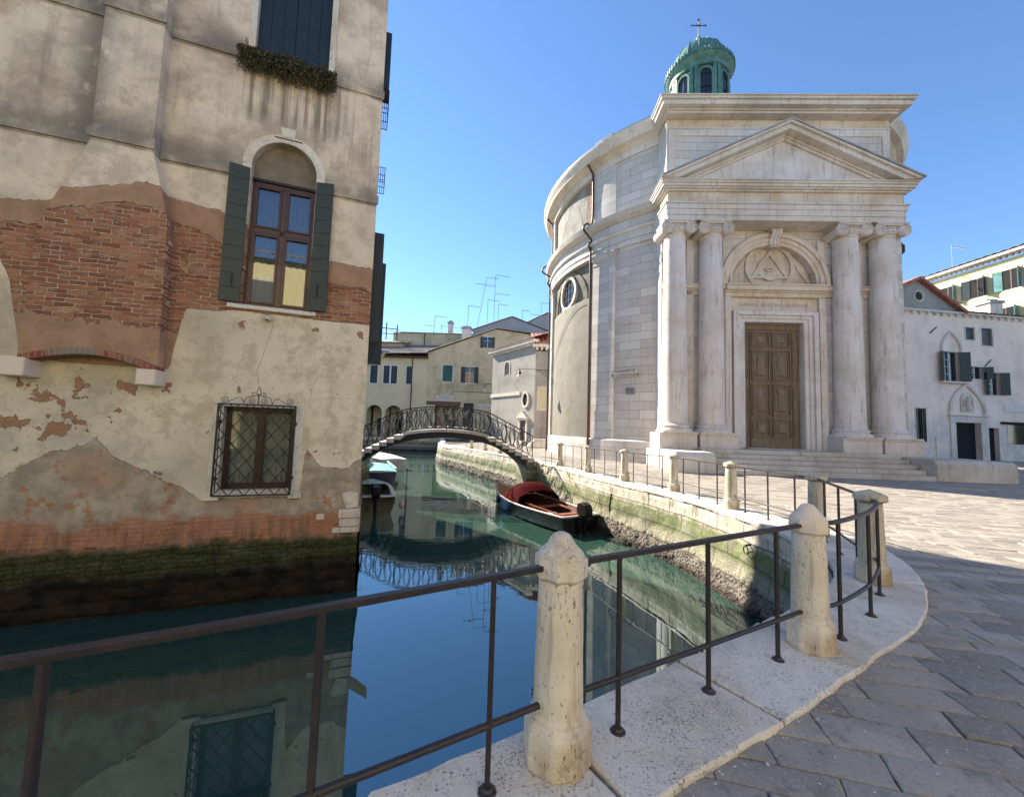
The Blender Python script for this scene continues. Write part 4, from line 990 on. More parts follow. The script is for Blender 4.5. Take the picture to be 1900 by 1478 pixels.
# ---- wall behind the columns with the door recess and arched lunette
fw = MB(); WY = 1.10
wall_holes(fw, -5.42, 5.42, .80, 11.74, [(-1.42, 1.42, .94, 7.12), (-2.08, 2.08, 8.92, 11.05)], WY, .40)
ac = arc(0, 8.92, 2.08, 0, math.pi, 30)
for (a, b), (c, d) in zip(ac, ac[1:]):
    if abs(a) <= 2.08: fw.add([(a, WY, b), (c, WY, d), (c, WY, 11.05), (a, WY, 11.05)], [(0, 1, 2, 3)]); fw.add([(a, WY, b), (c, WY, d), (c, WY + .4, d), (a, WY + .4, b)], [(0, 1, 2, 3)])
fw.box(-5.42, -5.0, WY + .01, 2.4, .8, 11.74); fw.box(5.0, 5.42, WY + .01, 2.4, .8, 11.74)
part(fw, 'front_wall', AS, bevel=0)
# pilasters behind the columns and antae
pl = MB()
for x in (-5.30, -4.06, -2.28, 2.28, 4.06, 5.30): pl.box(x - .17, x + .17, WY - .10, WY + .01, 1.0, 11.2)
part(pl, 'pilaster', SS, bevel=.01)
im = MB()
for (z0, z1, o) in ((8.40, 8.62, .10), (8.62, 8.70, .16), (8.70, 8.86, .26), (8.86, 8.92, .30)):
    for a, b in ((-5.44, -2.02), (2.02, 5.44)): im.box(a, b, WY - o, WY, z0, z1)
for (z0, z1, o) in ((8.34, 8.54, .20), (8.54, 8.62, .28), (8.62, 8.84, .40), (8.84, 8.92, .46)): im.box(-2.40, 2.40, WY - o, WY + .38, z0, z1)
part(im, 'impost_cornice', M['stone_warm'], bevel=.012)
# archivolt
av = MB()
for r0, r1, o in ((2.06, 2.24, .10), (2.24, 2.44, .14), (2.44, 2.64, .22)):
    P = arc(0, 8.93, r0, 0, math.pi, 40) + arc(0, 8.93, r1, 0, math.pi, 40)[::-1]; av.prism(P, WY - o, WY + .05)
part(av, 'archivolt', M['stone_warm'], bevel=.012)
# lunette with the ring, triangle and eye in low relief
lu = MB(); lu.prism([(2.06, 8.93)] + arc(0, 8.93, 2.06, .01, math.pi - .01, 30), WY + .30, WY + .38); lf = part(lu, 'lunette', M['stone_warm'], bevel=0)
rel = MB(); cz = 10.0; A0, A1 = R(-62), R(242)
P = arc(0, cz, 1.22, A0, A1, 50) + arc(0, cz, 1.02, A0, A1, 50)[::-1]; rel.prism(P, WY + .20, WY + .31)
t3 = [(0, .86), (-.96, -.58), (.96, -.58)]; t2 = [(0, .62), (-.74, -.46), (.74, -.46)]
for a in range(3):
    b = (a + 1) % 3; rel.prism([(t3[a][0], cz + t3[a][1]), (t3[b][0], cz + t3[b][1]), (t2[b][0], cz + t2[b][1]), (t2[a][0], cz + t2[a][1])], WY + .21, WY + .31)
P = arc(0, cz - .08, .60, R(-148), R(-32), 16) + arc(0, cz - .08, .50, R(-148), R(-32), 16)[::-1]; rel.prism(P, WY + .19, WY + .31)
for a0, a1 in ((R(8), R(84)), (R(96), R(172))): P = arc(0, cz - .08, .60, a0, a1, 14) + arc(0, cz - .08, .52, a0, a1, 14)[::-1]; rel.prism(P, WY + .20, WY + .31)
P = arc(0, cz - .16, .26, R(15), R(165), 12, .15) + arc(0, cz - .16, .20, R(15), R(165), 12, .10)[::-1]; rel.prism(P, WY + .22, WY + .31)
P = arc(0, cz - .05, .24, R(200), R(340), 12, .16) + arc(0, cz - .05, .18, R(200), R(340), 12, .10)[::-1]; rel.prism(P, WY + .22, WY + .31)
rel.lathe([(0, -.06), (.06, -.03), (.075, 0)], 14, M=Matrix.Translation((0, WY + .30, cz - .1)) @ Matrix.Rotation(R(-90), 4, 'X'))
for sx in (-1, 1):
    P = [(sx * math.cos(a) * 1.92, 8.93 + math.sin(a) * 1.92) for a in [R(4 + i * 4) for i in range(14)]] + [(sx * math.cos(a) * (1.92 - .26 * math.sin((a - R(4)) / R(52) * math.pi)), 8.93 + math.sin(a) * (1.92 - .26 * math.sin((a - R(4)) / R(52) * math.pi))) for a in [R(4 + i * 4) for i in range(13, -1, -1)]]
    rel.prism(P, WY + .24, WY + .31)
part(rel, 'carved_relief', M['stone_warm'], lf, bevel=.01)
ky = MB()
for sx in (-.16, 0, .16):
    ky.tube(catmull([(sx, WY + .05, 11.72), (sx, WY - .34, 11.66), (sx, WY - .40, 11.48), (sx, WY - .20, 11.25), (sx, WY - .12, 11.02), (sx, WY - .22, 10.88)], 5), [.085] * 26, 8)
ky.box(-.27, .27, WY - .36, WY, 11.60, 11.74); ky.box(-.22, .22, WY - .14, WY + .05, 10.9, 11.62)
for k in range(5): ky.lathe([(0, -.06), (.05, 0), (0, .06)], 8, (-.18 + .09 * k, WY - .22, 10.86))
part(ky, 'keystone', SS, bevel=0, smooth=45)
# ---- door surround, inscription, door
dfr = MB()
for w0, w1, o in ((1.42, 1.62, .06), (1.62, 1.80, .12), (1.80, 2.02, .22)):
    z = 7.12 + (w0 - 1.42); z2 = 7.12 + (w1 - 1.42) * .85; z = 7.12 + (w0 - 1.42) * .85
    dfr.box(-w1, -w0, WY - o, WY + .06, .95, z2); dfr.box(w0, w1, WY - o, WY + .06, .95, z2); dfr.box(-w0, w0, WY - o, WY + .06, z, z2)
dfr.box(-1.42, -1.40, WY, WY + .4, .95, 7.12); dfr.box(1.40, 1.42, WY, WY + .4, .95, 7.12)
part(dfr, 'door_frame', M['column'], bevel=.015)
for sx in (-1, 1):
    q = MB(); a, b = sorted((sx * 2.10, sx * 2.40)); q.box(a, b, WY - .16, WY, .95, 8.34); part(q, 'pilaster', SS, bevel=.012)
fz = MB(); fz.box(-2.08, 2.08, WY - .02, WY + .0, 7.68, 8.30); fb = part(fz, 'inscription_band', M['stone_warm'], bevel=0)
def text(body, size, name, mat, parent, loc, rot=(R(90), 0, 0), ext=.004, xs=1., align='CENTER'):
    cu = bpy.data.curves.new(name, 'FONT'); cu.body = body; cu.size = size; cu.extrude = ext; cu.align_x = align; cu.align_y = 'CENTER'; cu.space_line = 1.0
    o = bpy.data.objects.new(name, cu); COL.objects.link(o); dg = bpy.context.evaluated_depsgraph_get(); me = bpy.data.meshes.new_from_object(o.evaluated_get(dg)); bpy.data.objects.remove(o)
    me.materials.clear(); me.materials.append(mat); me.transform(Matrix.Diagonal((xs, 1, 1, 1))); ob = bpy.data.objects.new(name, me); COL.objects.link(ob); ob.parent = parent; ob.location = loc; ob.rotation_euler = rot; return ob
text("SAPIENTIA AEDIFICAVIT SIBI DOMUM", .26, 'lettering', simple('faded_bronze_letters', (.40, .32, .25), .7, .3, 3), fb, (0, WY - .026, 7.97), xs=.76)
th = MB().box(-1.5, 1.5, .62, 1.50, .955, 1.0); part(th, 'threshold', M['steps'], bevel=.01)
DY = WY + .36
dr = MB(); dr.box(-1.40, 1.40, DY, DY + .06, 1.0, 7.12); d0 = part(dr, 'door', M['door'], bevel=0)
def leaf(x0, x1):
    l = MB(); l.box(x0, x1, DY - .07, DY, 1.0, 6.80); o = part(l, 'door_leaf', M['door'], d0, bevel=.008)
    for z0, z1 in ((1.50, 2.42), (2.56, 4.12), (4.28, 5.80), (5.94, 6.72)):
        q = MB(); a, b = x0 + .06, x1 - .06
        frame_rect(q, a + .05, b - .05, z0 + .05, z1 - .05, .05, DY - .15, DY - .07); frame_rect(q, a + .13, b - .13, z0 + .13, z1 - .13, .03, DY - .11, DY - .07)
        q.add([(a + .20, DY - .072, z0 + .20), (b - .20, DY - .072, z0 + .20), (b - .20, DY - .072, z1 - .20), (a + .20, DY - .072, z1 - .20), (a + .29, DY - .15, z0 + .27), (b - .29, DY - .15, z0 + .27), (b - .29, DY - .15, z1 - .27), (a + .29, DY - .15, z1 - .27)], [(0, 1, 5, 4), (1, 2, 6, 5), (2, 3, 7, 6), (3, 0, 4, 7), (4, 5, 6, 7)])
        part(q, 'panel', M['door'], o, bevel=.004)
leaf(-1.00, -.006); leaf(.006, 1.00)
q = MB()
for sx in (-1, 1):
    a, b = sorted((sx * 1.04, sx * 1.38)); q.box(a, b, DY - .05, DY, 1.0, 6.80)
    for z0, z1 in ((1.5, 3.9), (4.3, 4.9), (5.0, 6.7)): frame_rect(q, a + .07, b - .07, z0 + .06, z1 - .06, .035, DY - .085, DY - .05)
q.box(-1.38, 1.38, DY - .06, DY, 6.84, 7.10); part(q, 'door_border', M['door'], d0, bevel=.006)
# ---- entablature
def stack(rows, x, y1, name, mat, parent=CH, bevel=.012):
    m_ = MB()
    for z0, z1, o in rows: m_.box(-x - o, x + o, .08 - o, y1, z0, z1)
    return part(m_, name, mat, parent, bevel=bevel)
en = stack([(11.75, 11.98, 0), (11.98, 12.26, .04), (12.26, 12.50, .08), (12.50, 12.58, .14)], 5.50, 2.3, 'architrave', M['cornice'])
stack([(12.58, 13.12, .0)], 5.50, 2.3, 'frieze', M['stone_warm'])
stack([(13.12, 13.20, .12), (13.20, 13.27, .22), (13.27, 13.40, .30), (13.40, 13.50, .36), (13.50, 13.56, .41)], 5.50, 2.6, 'cornice', M['cornice'])
# ---- pediment
ap = 16.35; bz = 13.56; ex = 5.88; slope = (ap - bz) / ex
tp = MB(); tp.prism([(-5.5, bz), (5.5, bz), (0, bz + 5.5 * slope - .25)], .14, .9); part(tp, 'tympanum', M['column'], bevel=0)
rk = MB()
for o0, o1, y0 in ((-.62, -.48, .04), (-.48, -.36, -.02), (-.36, -.12, -.40), (-.12, .0, -.52)):
    for sx in (-1, 1):
        P = [(sx * ex, bz + o0 * .0 + max(0, 0)), (0, ap + o0), (0, ap + o1), (sx * ex, bz + .0)]
        xo = lambda o: ex + o / slope
        P = [(sx * min(xo(o0), 5.92), bz + .0 if xo(o0) < 5.92 else bz + (xo(o0) - 5.92) * slope), (0, ap + o0), (0, ap + o1), (sx * min(xo(o1), 5.92), bz + max(0, (xo(o1) - 5.92) * slope))]
        rk.prism(P, y0, .95)
part(rk, 'raking_cornice', M['cornice'], bevel=.01)
for sx in (-1, 1): part(MB().prism([(sx * 5.92, bz), (0, ap), (0, ap + .06), (sx * 5.96, bz + .05)], -.58, .95), 'pediment_roof', M['lead'], bevel=0)
# ---- attic
at = MB(); at.box(-5.38, 5.38, .55, 4.5, 13.50, 16.75); part(at, 'attic_wall', AS, bevel=0)
fr_ = MB(); frame_rect(fr_, -4.98, 4.98, 13.9, 16.28, .34, .50, .56); fr_.box(-5.40, 5.40, .505, .56, 16.64, 16.70); part(fr_, 'attic_frame', M['column'], bevel=.01)
stack([(16.70, 17.18, -.10)], 5.50, 5.2, 'attic_frieze', M['stone_warm']).location.y = .40
stack([(17.18, 17.28, .06), (17.28, 17.36, .14), (17.36, 17.58, .40), (17.58, 17.70, .50), (17.70, 17.76, .56)], 5.42, 6.5, 'attic_cornice', M['cornice']).location.y = .12
# ---- drum
def ring(rows, a0, a1, name, mat, n=90, parent=CH, uv=True, smooth=30, bevel=0, inner=.6):
    """a0..a1 degrees measured from straight ahead, negative to the left; rows = (r, z) outline"""
    m_ = MB(); prof = rows; L = len(prof); vs = []; uvs = []
    cum = [0]
    for (r0, z0), (r1, z1) in zip(prof, prof[1:]): cum.append(cum[-1] + math.hypot(r1 - r0, z1 - z0))
    for i in range(n + 1):
        a = R(a0 + (a1 - a0) * i / n)
        for (r, z), c in zip(prof, cum): vs.append((r * math.sin(a), YC - r * math.cos(a), z)); uvs.append((RW * a, prof[0][1] + c))
    fs = [(i * L + q, (i + 1) * L + q, (i + 1) * L + q + 1, i * L + q + 1) for i in range(n) for q in range(L - 1)]
    m_.add(vs, fs, None, uvs)
    m_.add(vs[:L] + vs[-L:], [tuple(range(L)), tuple(range(2 * L - 1, L - 1, -1))], None, uvs[:L] + uvs[-L:])
    o = m_.build(name, mat, parent, smooth=smooth); return o
r = RW
PIL = [(-54.2, -45.6), (-95.5, -86.0)]      # pilasters
ring([(r - .5, 0), (r, 0), (r, 17.2), (r - .5, 17.2)], -54.0, -27, 'drum_wall', M['ashlar'])
ring([(r - .5, 0), (r, 0), (r, 17.2), (r - .5, 17.2)], 27, 128, 'drum_wall', M['ashlar'])
ring([(r - .5, 0), (r, 0), (r, 17.2), (r - .5, 17.2)], -180, -86.5, 'drum_wall', M['ashlar'])
ring([(r - .5, 0), (r + .16, 0), (r + .16, 1.08), (r + .10, 1.16), (r - .5, 1.16)], -150, -27, 'drum_plinth', M['ashlar'])
for a0, a1 in PIL:
    ring([(r - .1, 1.15), (r + .09, 1.15), (r + .09, 11.1), (r + .12, 11.12), (r + .12, 11.18), (r + .09, 11.2), (r + .09, 11.36), (r + .16, 11.44), (r + .18, 11.60), (r + .21, 11.60), (r + .21, 11.7), (r - .1, 11.7)], a0, a1, 'drum_pilaster', M['ashlar'], n=8)
    ring([(r - .1, 13.7), (r + .07, 13.7), (r + .07, 16.9), (r - .1, 16.9)], a0, a1, 'drum_pilaster', M['ashlar'], n=8)
# recessed bay : lower infill, lunette and window
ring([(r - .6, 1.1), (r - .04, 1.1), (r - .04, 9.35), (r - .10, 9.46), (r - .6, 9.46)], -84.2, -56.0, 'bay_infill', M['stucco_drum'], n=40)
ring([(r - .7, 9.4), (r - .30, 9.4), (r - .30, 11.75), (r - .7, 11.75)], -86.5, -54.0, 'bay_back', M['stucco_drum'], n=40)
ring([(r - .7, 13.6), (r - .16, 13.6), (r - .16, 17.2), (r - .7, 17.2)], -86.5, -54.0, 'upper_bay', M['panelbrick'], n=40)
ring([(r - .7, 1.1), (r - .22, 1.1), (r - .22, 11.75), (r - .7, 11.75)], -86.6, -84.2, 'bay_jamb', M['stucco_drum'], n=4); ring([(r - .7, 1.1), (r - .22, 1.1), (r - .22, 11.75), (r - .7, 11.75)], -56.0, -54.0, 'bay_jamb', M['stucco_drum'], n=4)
def onring(px, pz, rad, a_c): a = R(a_c) + px / RW; return Vector((rad * math.sin(a), YC - rad * math.cos(a), pz))
def ringprism(poly_o, poly_i, ra, rb, a_c, name, mat, parent=CH):
    m_ = MB(); n = len(poly_o); vs = [onring(x, z, ra, a_c) for x, z in poly_o] + [onring(x, z, ra, a_c) for x, z in poly_i] + [onring(x, z, rb, a_c) for x, z in poly_o] + [onring(x, z, rb, a_c) for x, z in poly_i]; fs = []
    for i in range(n - 1): j = i + 1; fs += [(i, j, n + j, n + i), (2 * n + i, 2 * n + j, 3 * n + j, 3 * n + i), (i, j, 2 * n + j, 2 * n + i), (n + i, n + j, 3 * n + j, 3 * n + i)]
    fs += [(0, n, 3 * n, 2 * n), (n - 1, 2 * n - 1, 4 * n - 1, 3 * n - 1)]
    m_.add(vs, fs); return m_.build(name, mat, parent, smooth=30)
AC = -70.2
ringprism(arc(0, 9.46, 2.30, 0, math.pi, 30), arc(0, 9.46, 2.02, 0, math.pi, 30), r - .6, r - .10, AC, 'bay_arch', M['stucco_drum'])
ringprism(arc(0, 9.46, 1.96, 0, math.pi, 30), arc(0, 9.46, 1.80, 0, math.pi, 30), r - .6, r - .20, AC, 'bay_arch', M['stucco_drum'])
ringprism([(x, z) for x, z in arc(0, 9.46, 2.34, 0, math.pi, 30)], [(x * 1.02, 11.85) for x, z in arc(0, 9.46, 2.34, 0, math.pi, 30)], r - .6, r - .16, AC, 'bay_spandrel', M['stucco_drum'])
rw_ = ringprism(arc(0, 10.45, 1.12, 0, 2 * math.pi, 40), arc(0, 10.45, .92, 0, 2 * math.pi, 40), r - .5, r - .08, AC, 'round_window', M['stone'])
g = MB(); vs = [onring(x, z, r - .26, AC) for x, z in [(0, 10.45)] + arc(0, 10.45, .94, 0, 2 * math.pi, 40)]; g.add(vs, [(0, i, i + 1) for i in range(1, 41)]); part(g, 'glass', M['glass'], rw_, bevel=0)
g = MB()
for k in (-.45, 0, .45): h = math.sqrt(.92 ** 2 - k * k); g.tube([onring(k, 10.45 - h, r - .22, AC), onring(k, 10.45 + h, r - .22, AC)], .022, 5); g.tube([onring(-h, 10.45 + k, r - .22, AC), onring(0, 10.45 + k, r - .22, AC), onring(h, 10.45 + k, r - .22, AC)], .022, 5)
part(g, 'window_bars', M['iron'], rw_, bevel=0)
# mid entablature and top cornice of the drum
for a0, a1 in ((-180, -27), (27, 128)):
    ring([(r - .3, 11.68), (r + .14, 11.68), (r + .14, 11.98), (r + .18, 11.98), (r + .18, 12.34), (r + .26, 12.40), (r + .30, 12.48), (r + .30, 12.55), (r + .14, 12.56), (r + .14, 13.10), (r + .22, 13.14), (r + .34, 13.22), (r + .48, 13.26), (r + .53, 13.40), (r + .57, 13.52), (r - .3, 13.70)], a0, a1, 'drum_entablature', M['ashlar'], n=150)
    ring([(r - .3, 16.75), (r + .10, 16.75), (r + .10, 17.15), (r + .22, 17.20), (r + .30, 17.28), (r + .60, 17.34), (r + .64, 17.50), (r + .74, 17.62), (r + .82, 17.82), (r + .82, 17.88), (r - .4, 17.95)], a0, a1, 'drum_cornice', M['cornice'], n=150)
# roof : shallow dome
dm = MB(); dprof = [(r - .3, 17.9), (r - .35, 18.25), (8.8, 19.5), (6.8, 21.1), (4.8, 22.6), (3.0, 23.4), (.8, 23.8)]
dm.lathe(dprof, 96, (0, YC, 0)); dq = part(dm, 'dome_roof', M['lead'], bevel=0, smooth=40)
for a0, a1 in ((-180, -31), (31, 128)): ring([(r - .6, 18.3), (r - .3, 18.24), (r + .80, 17.96), (r + .80, 17.90)], a0, a1, 'dome_eaves', M['lead'], n=90)
for a in (-47, -50.5, -66): 
    part(MB().prism([(-.28, 0), (.28, 0), (.28, .26), (-.28, .26)], -.2, .2, M=Matrix.Translation(((r + .3) * math.sin(R(a)), YC - (r + .3) * math.cos(R(a)), 18.12)) @ Matrix.Rotation(R(a), 4, 'Z')), 'roof_hatch', M['lead'], dq)
# lantern
ln = MB(); ln.lathe([(2.15, 20.0), (2.15, 25.0), (2.0, 25.2), (1.92, 25.3), (1.92, 29.0)], 16, (0, YC, 0), ph=R(360 / 32)); lt = part(ln, 'lantern', M['copper'], bevel=0, smooth=30)
for k in range(8):
    a = R(k * 45 - 90 - 10); mx_ = Matrix.Translation((1.93 * math.cos(a), YC + 1.93 * math.sin(a), 0)) @ Matrix.Rotation(a + R(90), 4, 'Z')
    P = arc(0, 28.2, .52, 0, math.pi, 14); Q = arc(0, 28.2, .38, 0, math.pi, 14)
    wf = MB().prism([(.52, 26.0)] + P + [(-.52, 26.0), (-.38, 26.0)] + Q[::-1] + [(.38, 26.0)], -.12, .04, M=mx_); wo_ = part(wf, 'lantern_window', M['copper'], lt, bevel=0)
    part(MB().prism([(.38, 26.0)] + Q + [(-.38, 26.0)], -.02, .0, M=mx_), 'glass', M['glass'], wo_, bevel=0)
    b_ = MB(); 
    for zz in (27.2, 28.2): b_.bar(mx_ @ Vector((-.38, -.04, zz)), mx_ @ Vector((.38, -.04, zz)), .03)
    b_.bar(mx_ @ Vector((0, -.04, 26)), mx_ @ Vector((0, -.04, 28.2)), .02); part(b_, 'window_bars', M['iron'], wo_, bevel=0)
    a2 = a + R(22.5)
    for off in (-.085, .085): 
        a3 = a2 + off; mx_ = Matrix.Translation((1.96 * math.cos(a3), YC + 1.96 * math.sin(a3), 0)) @ Matrix.Rotation(a3 + R(90), 4, 'Z'); part(MB().prism([(-.15, 25.4), (.15, 25.4), (.13, 28.95), (-.13, 28.95)], -.12, .06, M=mx_), 'lantern_pilaster', M['copper'], lt, bevel=.01)
part(MB().lathe([(1.9, 28.85), (2.12, 28.9), (2.12, 29.25), (2.2, 29.32), (2.30, 29.4), (2.38, 29.55), (2.42, 29.62), (2.42, 29.82), (2.3, 29.90), (1.9, 30.0)], 64, (0, YC, 0)), 'lantern_cornice', M['copper'], lt, bevel=0, smooth=40)
bl = MB().lathe([(2.26, 29.60), (2.43, 29.60), (2.43, 29.80), (2.26, 29.80)], 56, (0, YC, 0))
for k in range(56): a = k * 2 * math.pi / 56; bl.box(2.38, 2.47, -.05, .05, 29.58, 29.88, M=Matrix.Translation((0, YC, 0)) @ Matrix.Rotation(a, 4, 'Z'))
part(bl, 'cornice_crenels', M['copper'], lt, bevel=.0)
dmc = MB().lathe([(2.05, 29.95), (2.0, 30.1)] + [(1.98 * math.cos(R(a)), 30.1 + 2.0 * math.sin(R(a))) for a in range(8, 88, 8)] + [(.12, 32.11), (0, 32.13)], 48, (0, YC, 0)); dc = part(dmc, 'lantern_dome', M['copper'], lt, bevel=0, smooth=50)
rb = MB()
for k in range(16): a = k * math.pi / 8; rb.tube([(math.cos(a) * 1.99 * math.cos(R(t)), YC + math.sin(a) * 1.99 * math.cos(R(t)), 30.1 + 2.02 * math.sin(R(t))) for t in range(0, 88, 11)], .03, 5)
part(rb, 'dome_ribs', M['copper'], dc, bevel=0, smooth=60)
cr = MB().lathe([(.26, 32.0), (.18, 32.4), (.10, 32.62), (.13, 32.7), (.19, 32.78), (.19, 32.9), (.10, 33.0), (.06, 33.15), (.04, 33.3)], 16, (0, YC, 0)); part(cr, 'finial', M['lead'], lt, bevel=0, smooth=50)
cr = MB(); cr.tube([(0, YC, 33.2), (0, YC, 34.4)], .035, 6); cr.tube([(-.50, YC, 33.95), (.50, YC, 33.95)], .033, 6)
for x, z in ((0, 34.42), (-.52, 33.95), (.52, 33.95)):
    for dx, dz in ((.07, .0), (-.07, 0), (0, .07), (0, -.07)): cr.lathe([(0, -.05), (.05, 0), (0, .05)], 8, (x + dx, YC, z + dz))
for a in range(4): q = R(45 + 90 * a); cr.tube([(.05 * math.cos(q), YC, 33.95 + .05 * math.sin(q)), (.22 * math.cos(q), YC, 33.95 + .22 * math.sin(q))], .015, 5)
part(cr, 'cross', M['iron'], lt, bevel=0)
# downpipes
def pipe(a, name='downpipe', z1=16.9, z0=.05, foot='darkpipe', bracket=True):
    rr = lambda o: RW + o; P = lambda o, z, da=0: (rr(o) * math.sin(R(a + da)), YC - rr(o) * math.cos(R(a + da)), z)
    m_ = MB(); m_.tube(catmull([P(.60, 17.3), P(.30, 17.0), P(.16, 16.6), P(.16, 13.95), P(.60, 13.66), P(.82, 13.45), P(.82, 13.2), P(.44, 12.95), P(.24, 12.8), P(.26, 12.66), P(.42, 12.5), P(.42, 12.35), P(.30, 12.1), P(.26, 11.5), P(.24, 3.0)], 5), .062, 8)
    o = part(m_, name, M['darkpipe'], bevel=0, smooth=60); part(MB().tube([P(.24, 3.0), P(.24, z0)], .075, 8), 'pipe_foot', simple('rust_red_pipe' + str(a), (.13, .045, .035), .6, .3, 8), o, bevel=0, smooth=60); return o
pipe(-54.4); pipe(-89.0)
q = MB(); q.tube([(5.98, 1.0, 13.0), (5.98, 1.0, 12.4), (6.35, 1.0, 12.2), (6.40, 1.0, 11.9), (6.0, 1.0, 11.7), (5.92, 1.0, 11.3), (6.22, 1.0, 11.05), (6.22, 1.0, 10.75), (5.94, 1.0, 10.5), (5.92, 1.0, 1.2)], .065, 8); part(q, 'downpipe', M['darkpipe'], bevel=0, smooth=60)
q = MB().box(5.42, 5.95, .8, 1.9, .8, 11.7); part(q, 'side_pier', AS, bevel=.01)
q = MB(); P = lambda o, z, a: ((RW + o) * math.sin(R(a)), YC - (RW + o) * math.cos(R(a)), z)
q.box(-.06, .06, -.05, .05, 0, .28, M=Matrix.Translation(P(.3, 7.4, -88.0))); part(q, 'junction_box', M['white'], bevel=.01)
q = MB(); q.tube(catmull([P(.02, 16.2, -66.), P(.6, 13.5, -68), P(.75, 11.5, -70.5), P(.25, 9.6, -74)], 6), .012, 4); q.tube(catmull([P(.02, 9.2, -58.5), P(.02, 9.0, -64), P(.02, 8.0, -72), P(.05, 6.2, -82), P(.2, 5.6, -88)], 6), .014, 4); part(q, 'cable', M['lead'], bevel=0)

for o_ in children(CH):
    nm = o_.name.split('.')[0]
    if nm.startswith(('drum_', 'bay_', 'upper_bay', 'round_window', 'dome_roof', 'dome_eaves', 'lantern', 'junction_box', 'cable')) or (nm == 'downpipe' and o_.data.vertices[0].co.x < 0): o_.location.x += XC
    if nm == 'lantern': o_.location.z -= .82; o_.location.x += .25
# street name sign, plaque
def plate(a, z, w_, h_, name, mat, label, cat, rad=.04):
    t = empty(name, (CMX @ Vector(P(rad, z, a)))[:], R(-2) + R(a), label, cat)
    MB().box(-w_ / 2, w_ / 2, -.0, .03, -h_ / 2, h_ / 2).build('plate', mat, t, bevel=.004); return t
sg = plate(-41.9, 4.68, 1.62, .44, 'street_sign', simple('sign_white', (.62, .58, .50), .8, .08, 5), 'white street name sign FONDAMENTA DE LA MADDALENA on the curved church wall', 'sign', rad=.10)
frm = MB(); frame_rect(frm, -.76, .76, -.18, .18, .018, -.006, 0); frm.build('border', M['letters'], sg)
text("FONDAMENTA\nDE LA MADDALENA", .185, 'lettering', M['letters'], sg, (0, -.004, -.0), xs=.98, ext=.003)
plate(-40.4, 3.72, .46, .34, 'plaque', M['plaque'], 'small plain grey metal plaque below the street name sign', 'plaque', rad=.05)

# street lamp on its wrought bracket
A_ = -88.6; bs = CMX @ Vector(P(.22, 5.85, A_)); az_ = math.atan2(-math.cos(R(A_)) , math.sin(R(A_))) + R(-2)
lp = empty('street_lamp', bs[:], az_, 'bell-shaped street lamp on a black wrought-iron bracket reaching out from the church corner', 'street lamp')
b_ = MB(); b_.bar((0, 0, .0), (2.15, 0, .06), .028); b_.bar((0, 0, -.55), (0, 0, .15), .04)
b_.tube(catmull([(0, 0, -.5), (.25, 0, -.42), (.5, 0, -.2), (.95, 0, .0)], 8), .014, 5)
for cx, cz, rr_ in ((.14, -.14, .11), (.14, -.36, .09), (.36, -.12, .10), (.58, -.07, .07), (.74, -.05, .05)): b_.tube([(cx + rr_ * math.cos(t), 0, cz + rr_ * math.sin(t)) for t in [i * math.pi / 7 for i in range(14)]], .011, 5, closed=True)
b_.build('bracket', M['iron'], lp)
MB().lathe([(.03, .04), (.045, -.02), (.05, -.10), (.085, -.16), (.10, -.22), (.15, -.30), (.155, -.34), (.0, -.34)], 16, (2.1, 0, 0)).build('lamp_hood', M['iron'], lp, smooth=50)
MB().lathe([(.13, -.34), (.20, -.50), (.21, -.56), (.0, -.56)], 16, (2.1, 0, 0)).build('lamp_shade', M['white'], lp, smooth=50)
# ================================================================= iron footbridge
# local frame: x across the canal (0 = right abutment), y away from the camera, z up
BRZ = math.atan2(-.17, -.985)
def BP_(x, y, z): return (-.985 * x - .17 * y + 1.1, -.17 * x + .985 * y + 18.9, z)
BM = Matrix(((-.985, -.17, 0, 1.1), (-.17, .985, 0, 18.9), (0, 0, 1, 0), (0, 0, 0, 1)))     # mirrored axes are baked into the meshes
BG = empty('footbridge', (1.1, 18.9, 0), 0, 'low arched footbridge with stone steps and black wrought-iron railings over the canal', 'bridge')
BL_ = Matrix(((-.985, -.17, 0, 0), (-.17, .985, 0, 0), (0, 0, 1, 0), (0, 0, 0, 1)))
WB = 2.5
SA = 4.1       # crown
def arch_z(s): d = abs(s - SA); return 1.20 - .058 * d * d - .0026 * d ** 4 * .9 if d < 4.4 else -1.8
def deck_z(s):
    d = abs(s - SA)
    if d < 1.98: return 1.43 - .053 * d * d
    k = int((d - 1.98) / .305) + 1
    return max(.03, 1.23 - .152 * k)
def bb(mb, name, mat, parent=BG, **k): return mb.build(name, mat, parent, M=BL_, **k)
for y in (0.02, .85, 1.65, WB - .08):
    g = MB(); up = [(s, arch_z(s) + .10) for s in [-.1 + i * .2 for i in range(43)]]; dn = [(s, arch_z(s) - .12) for s in [-.1 + i * .2 for i in range(43)]]
    g.prism(up + dn[::-1], y, y + .07); dn2 = [(s, arch_z(s) - .16) for s, _ in dn]; g.prism(dn + dn2[::-1], y - .05, y + .12); bb(g, 'arch_girder', M['iron'])
    g = MB(); up = [(s, max(deck_z(s) - .12, arch_z(s) + .11)) for s in [.05 + i * .15 for i in range(55)]]; g.prism(up + [(s, arch_z(s) + .098) for s, _ in up][::-1], y + .012, y + .045); bb(g, 'spandrel', M['mortar_dark'])
dk = MB(); s = SA - 1.98; dk.prism([(s_, deck_z(s_)) for s_ in [SA - 1.98 + i * .22 for i in range(19)]] + [(s_, deck_z(s_) - .13) for s_ in [SA - 1.98 + i * .22 for i in range(19)]][::-1], -.06, WB + .04)
bb(dk, 'deck', M['steps'], bevel=.01)
